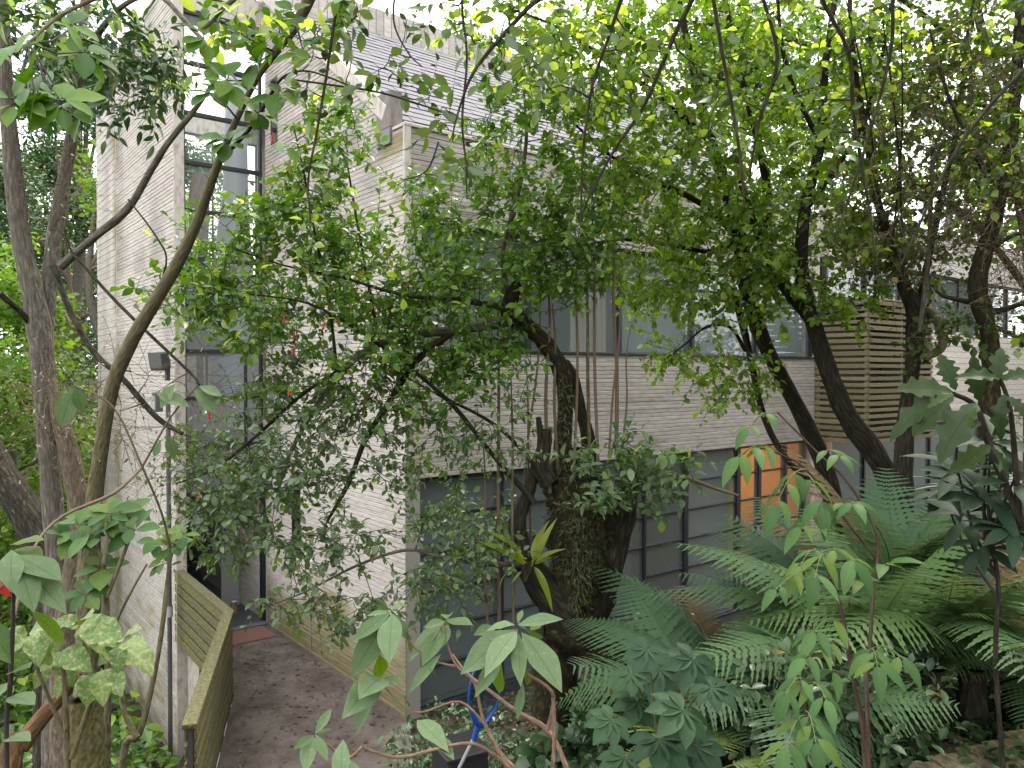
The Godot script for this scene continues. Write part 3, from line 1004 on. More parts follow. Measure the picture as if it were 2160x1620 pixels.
func ground(x: float, z: float) -> float:
	var d := -z
	var hill := track(d, [1.5, 3.4, 5.0, 6.6, 8.4], [2.38, 2.34, 1.45, 0.75, -0.03])
	var leftg := track(d, [0.0, 2.5, 6.0, 11.0, 20.0, 45.0, 120.0], [2.0, 1.15, -0.9, -1.85, -2.0, -1.6, 1.0])
	var rough := 0.05 * noise_a.get_noise_2d(x * 4.0, z * 4.0) + 0.10 * noise_a.get_noise_2d(x * 0.9, z * 0.9)
	if d < 9.0:
		rough *= clampf((absf(x - path_x(d))) * 0.6, 0.1, 1.0)
	var l := smoothstep(-0.55, -0.1, rail_x(d) - x)
	var r := smoothstep(0.0, 1.3, x - path_x(d)) if d < 9.0 else 1.0
	var near_mix := smoothstep(4.2, 2.8, d)
	var mid := lerpf(lerpf(-0.08, hill, r), hill, near_mix)
	var g := lerpf(mid, leftg, l * (1.0 - 0.0 * near_mix)) + rough
	g += 0.55 * maxf(0.0, x - 7.0 - maxf(0.0, d - 6.0) * 0.9) * smoothstep(16.0, 9.0, d) * (1.0 if x < 24.0 else 24.0 / x) + 0.3 * clampf(z - 3.0, 0.0, 25.0)
	if d > 9.0:
		var q := Basis(Vector3.UP, -house_turn) * (Vector3(x, 0, z) - corner)
		if q.x > -1.3 and q.z < 0.25 and q.x < 31.0 and q.z > -10.0:
			g = minf(g, -0.12)
		elif d > 30.0:
			g = lerpf(g, leftg, smoothstep(30.0, 60.0, d))
	return g

func axis(lo: float, hi: float, fine_lo: float, fine_hi: float, step: float) -> PackedFloat32Array:
	var o := PackedFloat32Array()
	var v := fine_lo
	while v <= fine_hi:
		o.append(v); v += step
	var s := step
	while v < hi:
		o.append(v); s *= 1.25; v += s
	o.append(hi)
	v = fine_lo - step; s = step
	while v > lo:
		o.insert(0, v); s *= 1.25; v -= s
	o.insert(0, lo)
	return o

func terrain() -> void:
	var xs := axis(-400, 400, -9, 9, 0.16)
	var zs := axis(-400, 60, -13, 0, 0.16)
	var mb := MB.new()
	for z in zs:
		for x in xs:
			var e := 0.05
			var g := ground(x, z)
			var nn := Vector3(g - ground(x + e, z), e, g - ground(x, z + e)).normalized()
			mb.vert(Vector3(x, g, z), nn, Vector2(x, z))
	var w := xs.size()
	for r in zs.size() - 1:
		for c in w - 1:
			var a := r * w + c
			mb.tri(a, a + 1, a + w); mb.tri(a + 1, a + w + 1, a + w)
	tag(top("ground", mb.mesh(), M.soil), "", "", "", "structure")

func slab(called: String, poly2: Array, y0: float, y1: float, m: Material, sub := 0.0) -> MeshInstance3D:
	var mb := MB.new()
	var flat := PackedVector2Array(poly2)
	var ix := Geometry2D.triangulate_polygon(flat)
	for k in range(0, ix.size(), 3):
		mb.poly([Vector3(flat[ix[k]].x, y1, flat[ix[k]].y), Vector3(flat[ix[k + 1]].x, y1, flat[ix[k + 1]].y), Vector3(flat[ix[k + 2]].x, y1, flat[ix[k + 2]].y)], Vector3.UP)
	for k in poly2.size():
		var a: Vector2 = poly2[k]
		var b: Vector2 = poly2[(k + 1) % poly2.size()]
		var e := (b - a).normalized()
		var out := Vector3(e.y, 0, -e.x)
		var ctr := Vector2.ZERO
		for q in poly2: ctr += q / poly2.size()
		if out.dot(Vector3(a.x - ctr.x, 0, a.y - ctr.y)) < 0.0: out = -out
		mb.poly([Vector3(a.x, y0, a.y), Vector3(b.x, y0, b.y), Vector3(b.x, y1, b.y), Vector3(a.x, y1, a.y)], out)
	return top(called, mb.mesh(), m)

func path_and_rail() -> void:
	var p := slab("path", [Vector2(-5.02, -11.78), Vector2(-3.47, -9.64), Vector2(-2.66, -6.54), Vector2(-2.25, -4.6), Vector2(-0.5, -4.6), Vector2(-1.19, -8.98), Vector2(-3.92, -12.44)], -0.16, 0.0, M.path)
	tag(p, "", "", "", "structure")
	var rw := slab("retaining_wall", [Vector2(-4.98, -11.78), Vector2(-3.44, -9.64), Vector2(-2.63, -6.54), Vector2(-2.21, -4.55), Vector2(-1.9, -4.55), Vector2(-2.3, -6.54), Vector2(-3.1, -9.64), Vector2(-4.7, -11.9)], -2.4, -0.165, M.concrete_plain)
	tag(rw, "grey concrete wall carrying the entrance path's edge under the railing", "wall")
	# fence: top boards flat, side boards upright, in two runs
	var f := thing("timber_railing", "mossy board railing with flat top rail bending along the entrance path", "railing", Vector3(-3.53, 0, -9.64))
	rng.seed = 21
	var off := Vector3(3.53, 0, 9.64)
	var runs := [[Vector3(-5.06, 0, -11.72), Vector3(-3.53, 0, -9.64)], [Vector3(-3.53, 0, -9.64), Vector3(-2.73, 0, -6.54)]]
	for ri in 2:
		var a: Vector3 = runs[ri][0] + off
		var b: Vector3 = runs[ri][1] + off
		var e := (b - a).normalized()
		var nr := e.cross(Vector3.UP).normalized()   # to the right of the run
		var mb := MB.new()
		var ext := 0.04
		bar(mb, a + Vector3(0, 1.03, 0), b + e * ext + Vector3(0, 1.03 + (0.002 if ri else 0.0), 0), 0.125, 0.045, Vector3.UP, 0.006)
		part("top_rail", mb.mesh(), M["moss_wood%d" % ri], f)
		for side in [-1, 1]:
			for k in 7:
				var y := 0.93 - k * 0.15
				if y < -0.05: continue
				var m2 := MB.new()
				var s: Vector3 = nr * 0.038 * side + Vector3(0, y + rng.randf_range(-0.004, 0.004), 0)
				bar(m2, a + s + e * 0.03, b + s - e * 0.03 * (1 if ri else -0), 0.024, 0.118, Vector3.UP, 0.004)
				part("rail_board", m2.mesh(), M["moss_wood%d" % (rng.randi() % 3)], f)
		var cnt := 2 if ri == 0 else 4
		for k in cnt + 1:
			var q := a.lerp(b, (k + 0.06) / (cnt + 0.12))
			var m3 := MB.new()
			cbox(m3, q + Vector3(0, 0.34, 0), Vector3(0.022, 0.665, 0.022), Basis(Vector3.UP, atan2(-e.z, e.x)), 0.003)
			part("post", m3.mesh(), M.steel, f)
	for k in [[0.15, 0.45], [1.35, 0.5]]:
		var m4 := MB.new()
		var a2: Vector3 = runs[0][0] + off
		var e2: Vector3 = (runs[0][1] - runs[0][0]).normalized()
		var n2 := e2.cross(Vector3.UP)
		cbox(m4, a2 + e2 * k[0] - n2 * 0.056 + Vector3(0, k[1] - 0.05, 0), Vector3(0.035, 0.5, 0.005), Basis(Vector3.UP, atan2(-e2.z, e2.x)), 0.002)
		part("steel_strap", m4.mesh(), M.steel, f)
	# mat at the threshold
	var hb := Basis(Vector3.UP, house_turn)
	var mt := thing("door_mat", "worn reddish brown rubber mat lying before the entrance door", "mat", corner + hb * Vector3(-0.62, 0.004, -3.92), house_turn)
	var mm := MB.new()
	cbox(mm, Vector3(0, 0.006, 0), Vector3(0.50, 0.006, 0.30), Basis(), 0.004)
	part("base", mm.mesh(), M.mat_red, mt)
	var rb := MB.new()
	for k in 34:
		cbox(rb, Vector3(-0.475 + k * 0.0288, 0.0145, 0), Vector3(0.007, 0.003, 0.275), Basis(), 0.002)
	var ribs := part("ribs", rb.mesh(), M.mat_red2, mt)
	ribs.set_meta("kind", "stuff")
	var st := thing("threshold_step", "dark grey step slab at the foot of the hall glazing", "step", corner + hb * Vector3(-0.6, 0.0, -4.30), house_turn)
	var sm := MB.new()
	cbox(sm, Vector3(0, 0.02, 0.0), Vector3(0.58, 0.016, 0.07), Basis(), 0.005)
	part("slab", sm.mesh(), M.lead, st)

func fittings() -> void:
	var hb := Basis(Vector3.UP, house_turn)
	# downpipe by the end of the tower wall
	var dp := at(357, 1200, 11.35)
	var d := thing("downpipe", "thin grey downpipe with clamp running up beside the tower wall", "pipe", Vector3(dp.x, -2.0, dp.z))
	var mb := MB.new()
	tube(mb, [Vector4(0, 0, 0, 0.032), Vector4(0, 3.2, 0, 0.032), Vector4(0, 5.75, 0, 0.032)], 12)
	part("pipe", mb.mesh(), M.steel, d)
	for y in [2.45, 5.2]:
		var c := MB.new()
		tube(c, [Vector4(0, y, 0, 0.046), Vector4(0, y + 0.16, 0, 0.046)], 12)
		part("clamp", c.mesh(), M.pvc, d)
	# floodlight
	var fp := at(338, 762, 11.2)
	var fl := thing("floodlight", "black rectangular floodlight on bracket fixed to the tower wall", "floodlight", fp, house_turn + 0.4)
	var m1 := MB.new()
	var tb := Basis(Vector3.BACK, 0.16)
	cbox(m1, Vector3(-0.01, 0, 0), Vector3(0.07, 0.13, 0.15), tb, 0.02)
	part("housing", m1.mesh(), M.metal_dark, fl)
	var m2 := MB.new()
	cbox(m2, Vector3(-0.085, 0.012, 0), Vector3(0.006, 0.115, 0.135), tb, 0.004)
	part("lens", m2.mesh(), M.lens, fl)
	var m3 := MB.new()
	bar(m3, Vector3(0.05, 0.0, 0), Vector3(0.16, -0.02, -0.02), 0.05, 0.05)
	bar(m3, Vector3(0.14, 0.03, -0.02), Vector3(0.13, -0.28, -0.02), 0.05, 0.06)
	part("bracket", m3.mesh(), M.metal_dark, fl)
	# electrical box
	var ep := at(332, 848, 11.3)
	var eb := thing("meter_box", "small grey metal box on the tower wall under the floodlight", "box", ep, house_turn)
	var b1 := MB.new()
	cbox(b1, Vector3(0, 0, 0), Vector3(0.05, 0.14, 0.11), Basis(), 0.008)
	part("case", b1.mesh(), M.steel, eb)
	var b2 := MB.new()
	cbox(b2, Vector3(-0.054, -0.01, 0), Vector3(0.006, 0.10, 0.085), Basis(), 0.003)
	part("door", b2.mesh(), M.pvc, eb)
	# socket on the side wall with its cable
	var wp := corner + hb * Vector3(-0.022, 1.27, -2.62)
	var ws := thing("wall_socket", "small white weatherproof socket on the side wall with a short cable", "socket", wp, house_turn)
	var s1 := MB.new()
	cbox(s1, Vector3.ZERO, Vector3(0.018, 0.07, 0.035), Basis(), 0.006)
	part("cover", s1.mesh(), M.white, ws)
	var s2 := MB.new()
	tube(s2, smooth([Vector4(0.0, -0.07, 0, 0.006), Vector4(-0.004, -0.3, 0.005, 0.006), Vector4(0.0, -0.6, -0.004, 0.006), Vector4(0.002, -1.2, 0, 0.006)], 4), 6)
	part("cable", s2.mesh(), M.pvc, ws)
	# intercom
	var ip := corner + hb * Vector3(-0.12, 1.5, -4.33)
	var ic := thing("intercom_panel", "black intercom panel with pale button plate beside the entrance door", "intercom", ip, house_turn)
	var i1 := MB.new()
	cbox(i1, Vector3.ZERO, Vector3(0.09, 0.17, 0.02), Basis(), 0.01)
	part("case", i1.mesh(), M.metal_dark, ic)
	var i2 := MB.new()
	cbox(i2, Vector3(0.0, 0.22, 0.0), Vector3(0.06, 0.035, 0.012), Basis(), 0.004)
	part("button_plate", i2.mesh(), M.white, ic)
	# pot on the hall floor
	var tp := corner + hb * Vector3(-0.28, 0.03, -5.05)
	var pt := thing("brown_jar", "small brown jar with pale lid on the hall floor", "jar", tp)
	var p1 := MB.new()
	tube(p1, smooth([Vector4(0, 0, 0, 0.05), Vector4(0, 0.07, 0, 0.065), Vector4(0, 0.16, 0, 0.05), Vector4(0, 0.2, 0, 0.04)], 4), 14)
	part("body", p1.mesh(), M.sculpt, pt)
	var p2 := MB.new()
	tube(p2, [Vector4(0, 0.2, 0, 0.042), Vector4(0, 0.23, 0, 0.04)], 14)
	part("lid", p2.mesh(), M.white, pt)

# leaf net for a pool leaning among the plants, black boxes
func garden_things() -> void:
	var a := at(975, 1560, 3.3)
	var n := thing("leaf_net", "leaf skimmer net with blue plastic frame and thin metal pole", "net", at(930, 1700, 3.3))
	var o := n.position
	var ring := []
	for k in 15:
		var t := TAU * k / 14.0
		var x := 1022.0 + 32.0 * cos(t) * (0.8 if sin(t) > 0.6 else 1.0) - 8.0 * sin(t)
		var p := at(x, 1458.0 + 72.0 * sin(t), 3.3 + 0.05 * cos(t)) - o
		ring.append(Vector4(p.x, p.y, p.z, 0.006 if sin(t) < 0.5 else 0.011))
	var mb := MB.new()
	tube(mb, smooth(ring, 3), 8, 0.0, false)
	part("frame", mb.mesh(), M.blue, n)
	var hd := MB.new()
	var h0 := at(1012, 1520, 3.3) - o
	var h1 := at(999, 1560, 3.3) - o
	tube(hd, [Vector4(h0.x, h0.y, h0.z, 0.018), Vector4(h1.x, h1.y, h1.z, 0.011)], 8)
	part("socket", hd.mesh(), M.blue, n)
	var net := MB.new()
	var ctr := at(1022, 1458, 3.4) - o
	for k in 14:
		var p: Vector4 = ring[k]
		var q: Vector4 = ring[k + 1]
		net.poly([Vector3(p.x, p.y, p.z), Vector3(q.x, q.y, q.z), ctr], Vector3(0, 0.3, 1))
	part("mesh_bag", net.mesh(), M.net, n)
	var pole := MB.new()
	var p0 := at(1000, 1555, 3.3) - o
	tube(pole, [Vector4(p0.x, p0.y, p0.z, 0.008), Vector4(0, 0, 0, 0.008)], 8)
	part("pole", pole.mesh(), M.pvc, n)
	for q in [[970, 1650, 3.6, 0.10, 0.16, "planter_box", "dark square planter tucked among leaves beneath the blue net", 0.5], [2188, 1320, 3.6, 0.11, 0.62, "garden_pedestal", "tall black box pedestal among ferns at the picture's right edge", 0.15]]:
		var p := at(q[0], q[1], q[2])
		var y0 := ground(p.x, p.z) - 0.05
		var t := thing(q[5], q[6], "planter", Vector3(p.x, y0, p.z), q[7])
		var top_y: float = at(q[0], 1580 if q[2] > 3.5 else 1172, q[2]).y - y0
		var m := MB.new()
		cbox(m, Vector3(0, top_y * 0.5, 0), Vector3(q[3], top_y * 0.5, q[3]), Basis(), 0.008)
		part("body", m.mesh(), M.black_box, t)
		var c := MB.new()
		cbox(c, Vector3(0, top_y + 0.012, 0), Vector3(q[3] + 0.012, 0.0115, q[3] + 0.012), Basis(), 0.005)
		part("cap", c.mesh(), M.black_box, t)
	# deck of the photographer
	var dk := thing("timber_deck", "weathered plank deck edge in the bottom right corner", "deck", Vector3(2.3, 2.40, -3.1), 0.0)
	rng.seed = 23
	var dir := Vector3(0.22, 0, 0.975).normalized()
	var side := Vector3(dir.z, 0, -dir.x)
	for k in 18:
		var s := Vector3(-0.78 + k * 0.147, 0.001 * k + 0.002 * rng.randfn(), 0.03 - k * 0.075 - 0.03 * rng.randf())
		var m := MB.new()
		bar(m, s, s + dir * 2.6, 0.150, 0.032, Vector3.UP, 0.006)
		part("plank", m.mesh(), M["deck%d" % (k % 3)], dk)
	for k in 2:
		var m := MB.new()
		var s := Vector3(-0.6, -0.07, 0.6 + k * 1.2)
		bar(m, s, s + side * 2.6 - dir * 0.4, 0.05, 0.1, Vector3.UP, 0.004)
		part("joist", m.mesh(), M.deck0, dk)

func materials() -> void:
	M.concrete = mat(Color.WHITE, 0.88, 0.35)
	M.concrete.vertex_color_use_as_albedo = true
	M.concrete.albedo_texture = noise_tex(0.012, [Color(0.80, 0.79, 0.78), Color(0.95, 0.94, 0.93), Color(1, 1, 1)], 3)
	M.concrete.uv1_scale = Vector3(0.5, 4.0, 1)
	M.concrete.normal_enabled = true
	M.concrete.normal_texture = bump_tex(0.02, 8, 3.0)
	M.concrete_joint = mat(lin(0.31, 0.29, 0.265), 0.95, 0.3)
	for q in [["concrete_plain", 0.42, 0.382, 0.342], ["concrete_dark", 0.17, 0.155, 0.14], ["render_pink", 0.36, 0.25, 0.20]]:
		M[q[0]] = mat(Color.WHITE, 0.9, 0.35)
		var c := lin(q[1], q[2], q[3])
		M[q[0]].albedo_texture = noise_tex(0.015, [c.darkened(0.22), c, c.lightened(0.08)], 4)
		M[q[0]].uv1_scale = Vector3(1.4, 0.5, 1)
	M.lead = mat(lin(0.10, 0.105, 0.125), 0.55)
	for k in 4:
		var t: float = [0.098, 0.108, 0.118, 0.103][k]
		M["slate%d" % k] = mat(lin(t, t * 0.97, t * 1.14), [0.64, 0.68, 0.7, 0.66][k], 0.25)
	M.slate_many = mat(lin(0.107, 0.104, 0.12), 0.68, 0.25)
	M.slate_many.vertex_color_use_as_albedo = true
	M.frame = mat(lin(0.012, 0.014, 0.018), 0.4)
	M.steel = mat(lin(0.09, 0.09, 0.095), 0.5)
	M.steel.metallic = 0.4
	M.pvc = mat(lin(0.28, 0.28, 0.27), 0.55)
	M.metal_dark = mat(lin(0.03, 0.031, 0.034), 0.5)
	M.lens = mat(lin(0.10, 0.10, 0.10), 0.2)
	M.white = mat(lin(0.75, 0.74, 0.72), 0.5)
	M.glass = mat(Color(0.75, 0.82, 0.82, 0.08), 0.03, 0.42)
	M.glass.transparency = BaseMaterial3D.TRANSPARENCY_ALPHA
	M.dark_glass = mat(lin(0.012, 0.013, 0.015), 0.1)
	M.dark_floor = mat(lin(0.05, 0.052, 0.06), 0.5)
	M.plaster = mat(lin(0.50, 0.48, 0.45), 0.9)
	M.blind0 = mat(lin(0.13, 0.155, 0.155), 0.85)
	M.blind1 = mat(lin(0.16, 0.175, 0.17), 0.85)
	M.blind_low = mat(lin(0.035, 0.05, 0.06), 0.85)
	M.blind_mid = mat(lin(0.085, 0.10, 0.10), 0.85)
	M.curtain = leaf_mat(lin(0.26, 0.235, 0.20), Color(0.4, 0.4, 0.4), 0.9)
	M.curtain_grey = leaf_mat(lin(0.16, 0.16, 0.16), Color(0.2, 0.2, 0.2), 0.9)
	M.curtain_brown = leaf_mat(lin(0.06, 0.047, 0.04), Color(0.2, 0.2, 0.2), 0.9)
	M.door_grey = mat(lin(0.24, 0.24, 0.24), 0.5)
	M.flue = mat(lin(0.34, 0.37, 0.43), 0.35)
	M.sculpt = bark(Color(0.42, 0.33, 0.28), Color(0.50, 0.41, 0.36), Color(0.56, 0.47, 0.42), 31, Vector3(3, 0.6, 1))
	M.glow = mat(Color(1, 0.75, 0.45), 0.5)
	M.glow.emission_enabled = true
	M.glow.emission = Color(1.0, 0.66, 0.32)
	M.glow.emission_energy_multiplier = 3.0
	M.wood_panel = bark(lin(0.27, 0.155, 0.015), lin(0.34, 0.205, 0.022), lin(0.40, 0.25, 0.03), 33, Vector3(4, 0.5, 1))
	M.wood_panel.roughness = 0.5
	for k in 3:
		var g: float = [0.9, 1.0, 1.15][k]
		M["slat%d" % k] = bark(lin(0.13 * g, 0.108 * g, 0.068 * g), lin(0.185 * g, 0.162 * g, 0.10 * g), lin(0.24 * g, 0.215 * g, 0.14 * g), 35 + k, Vector3(0.6, 6, 1))
		M["moss_wood%d" % k] = bark(lin(0.065, 0.058, 0.038), lin(0.135 * g, 0.128 * g, 0.062), lin(0.22, 0.235 * g, 0.045), 38 + k, Vector3(1.6, 2.2, 1))
		M["deck%d" % k] = bark(lin(0.09 * g, 0.075 * g, 0.05 * g), lin(0.15 * g, 0.125 * g, 0.075 * g), lin(0.20 * g, 0.18 * g, 0.10 * g), 43 + k, Vector3(2.0, 0.7, 1))
	M.path = mat(Color.WHITE, 0.92, 0.3)
	M.path.albedo_texture = noise_tex(0.008, [lin(0.062, 0.050, 0.042), lin(0.092, 0.075, 0.064), lin(0.122, 0.102, 0.089), lin(0.155, 0.133, 0.108)], 51, 1024, 6)
	M.path.uv1_scale = Vector3(0.22, 0.22, 1)
	M.path.normal_enabled = true
	M.path.normal_texture = bump_tex(0.05, 52, 4.0)
	M.soil = mat(Color.WHITE, 0.95, 0.25)
	M.soil.albedo_texture = noise_tex(0.012, [lin(0.02, 0.016, 0.011), lin(0.045, 0.035, 0.024), lin(0.075, 0.06, 0.04), lin(0.06, 0.065, 0.03)], 53, 1024, 5)
	M.soil.uv1_scale = Vector3(0.5, 0.5, 1)
	M.soil.normal_enabled = true
	M.soil.normal_texture = bump_tex(0.04, 54, 6.0)
	M.mat_red = mat(lin(0.15, 0.075, 0.055), 0.9)
	M.mat_red2 = mat(lin(0.21, 0.11, 0.08), 0.9)
	M.blue = mat(lin(0.008, 0.055, 0.25), 0.45)
	M.net = mat(Color(0.03, 0.10, 0.16, 0.72), 0.9)
	M.net.transparency = BaseMaterial3D.TRANSPARENCY_ALPHA
	M.black_box = mat(lin(0.018, 0.018, 0.022), 0.5)
	# bark
	M.bark_grey = bark(lin(0.06, 0.053, 0.044), lin(0.135, 0.12, 0.098), lin(0.22, 0.20, 0.165), 61)
	M.bark_moss = bark(lin(0.010, 0.008, 0.006), lin(0.032, 0.027, 0.014), lin(0.095, 0.096, 0.022), 63, Vector3(1.8, 1.1, 1))
	M.bark_dark = bark(lin(0.012, 0.010, 0.008), lin(0.038, 0.033, 0.024), lin(0.088, 0.085, 0.045), 65)
	M.bark_olive = bark(lin(0.07, 0.062, 0.035), lin(0.14, 0.125, 0.07), lin(0.20, 0.18, 0.11), 67, Vector3(2.5, 0.9, 1))
	M.bark_brown = bark(lin(0.08, 0.062, 0.046), lin(0.15, 0.118, 0.088), lin(0.22, 0.18, 0.14), 69)
	M.twig_dark = mat(lin(0.028, 0.022, 0.018), 0.8)
	M.twig_brown = mat(lin(0.12, 0.085, 0.055), 0.8)
	M.twig_green = mat(lin(0.10, 0.115, 0.045), 0.7)
	M.twig_pink = mat(lin(0.30, 0.19, 0.13), 0.7)

# ---------------------------------------------------------------- trees
var SMALL: Mesh      # small oval leaf
var BROAD: Mesh      # broader leaf
var LONG: Mesh       # long leaf
var CLUMP: Mesh      # several leaves, for far trees

func clump_mesh() -> ArrayMesh:
	var mb := MB.new()
	var r := RandomNumberGenerator.new()
	r.seed = 3
	var one := SMALL.surface_get_arrays(0)
	for k in 7:
		var x := Vector3(r.randfn(), r.randfn() * 0.5 - 0.15, r.randfn()).normalized()
		var up := (Vector3.UP + Vector3(r.randfn(), r.randfn(), r.randfn()) * 0.4).normalized()
		var z := x.cross(up).normalized()
		var b := Basis(x, z.cross(x), z) * r.randf_range(0.5, 0.8)
		var o := Vector3(r.randfn(), r.randfn(), r.randfn()) * 0.42
		var s := mb.v.size()
		for q in one[Mesh.ARRAY_VERTEX].size():
			mb.vert(b * one[Mesh.ARRAY_VERTEX][q] + o, (b * one[Mesh.ARRAY_NORMAL][q]).normalized(), one[Mesh.ARRAY_TEX_UV][q])
		for q in one[Mesh.ARRAY_INDEX]:
			mb.i.append(s + q)
	return mb.mesh()

const FRESH := [Color(0.115, 0.225, 0.038), Color(0.150, 0.275, 0.048), Color(0.080, 0.165, 0.040), Color(0.190, 0.285, 0.054)]
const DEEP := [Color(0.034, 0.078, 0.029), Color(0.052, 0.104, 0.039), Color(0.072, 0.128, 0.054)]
const LIME := [Color(0.158, 0.268, 0.033), Color(0.202, 0.310, 0.039), Color(0.110, 0.188, 0.031), Color(0.232, 0.300, 0.044)]
const SAGE := [Color(0.095, 0.135, 0.076), Color(0.125, 0.170, 0.098), Color(0.068, 0.104, 0.056)]

func tree_leaves() -> void:
	SMALL = blade(0.27, 4, 0.35, 0.16, 0.5)
	BROAD = blade(0.33, 5, 0.3, 0.2, 0.52)
	LONG = blade(0.17, 5, 0.3, 0.25, 0.42)
	CLUMP = clump_mesh()
	for q in [["fresh", FRESH, 0.27, Color(0.85, 0.92, 0.32)], ["deep", DEEP, 0.34, Color(0.55, 0.65, 0.30)], ["lime", LIME, 0.36, Color(0.90, 1.0, 0.32)], ["hang", [Color(0.06, 0.125, 0.03), Color(0.085, 0.155, 0.034), Color(0.045, 0.085, 0.03)], 0.36, Color(0.42, 0.5, 0.2)], ["sage", SAGE, 0.5, Color(0.55, 0.62, 0.4)]]:
		M["leaf_" + q[0]] = leaf_mat(Color.WHITE, q[3], q[2], null, true)
		M["set_" + q[0]] = variants_of(q[1], q[3], q[2])

func tree_base(px: float, d: float, sink := 0.05) -> Vector3:
	var p := at(px, 1500, d)
	return Vector3(p.x, ground(p.x, p.z) - sink, p.z)

# pixel row at which the ground lies under a pixel column at depth d
func foot(px: float, d: float) -> float:
	return screen(tree_base(px, d, 0.12)).y

# a crown further back that closes the top right
func back_canopy() -> void:
	var b := tree_base(2230, 8.6)
	var t := plant("canopy_tree", "tall fine-leaved tree behind the dark trunks closing the top right corner", "tree", b, 115)
	limb(t, "trunk", M.bark_dark, [[2235, foot(2235, 8.6), 26], [2225, 1000, 22], [2200, 700, 18], [2150, 400, 14], [2090, 150, 10], [2040, -80, 7]], 8.6, 8.0, 12, 0.2)
	limb(t, "branch", M.bark_dark, [[2160, 440, 9], [2040, 300, 8], [1880, 180, 7], [1720, 100, 6], [1560, 60, 5], [1400, 40, 3]], 8.2, 7.4, 8, 0.15)
	limb(t, "branch", M.bark_dark, [[2190, 640, 8], [2080, 500, 7], [1960, 400, 6], [1800, 330, 5], [1660, 290, 3]], 8.3, 7.6, 8, 0.15)
	limb(t, "branch", M.bark_dark, [[2090, 150, 7], [1960, 40, 6], [1800, -60, 5], [1600, -120, 4], [1300, -120, 3]], 8.0, 7.2, 8, 0.15)
	var sp := {"L": 0.075, "n": 12, "tl": 0.36, "droop": 0.3, "pal": LIME + [Color(0.07, 0.11, 0.03), Color(0.05, 0.08, 0.025)], "face": 0.8, "tilt": 0.6, "tr": 0.0035, "hang": 0.25}
	grow(t, [[1980, 80, 200, 120, 7.0, 9.0, 60], [1700, 60, 200, 110, 6.8, 8.6, 60], [1440, 30, 180, 90, 6.8, 8.2, 44], [1900, 280, 220, 120, 7.0, 8.8, 60], [2100, 330, 110, 180, 7.2, 9.0, 40], [1680, 230, 150, 90, 7.0, 8.4, 30], [1220, -20, 140, 60, 6.8, 8.0, 20]], sp, 0.1, 2)
	finish(t, SMALL, M.leaf_lime, M.set_lime, M.twig_dark, 0)

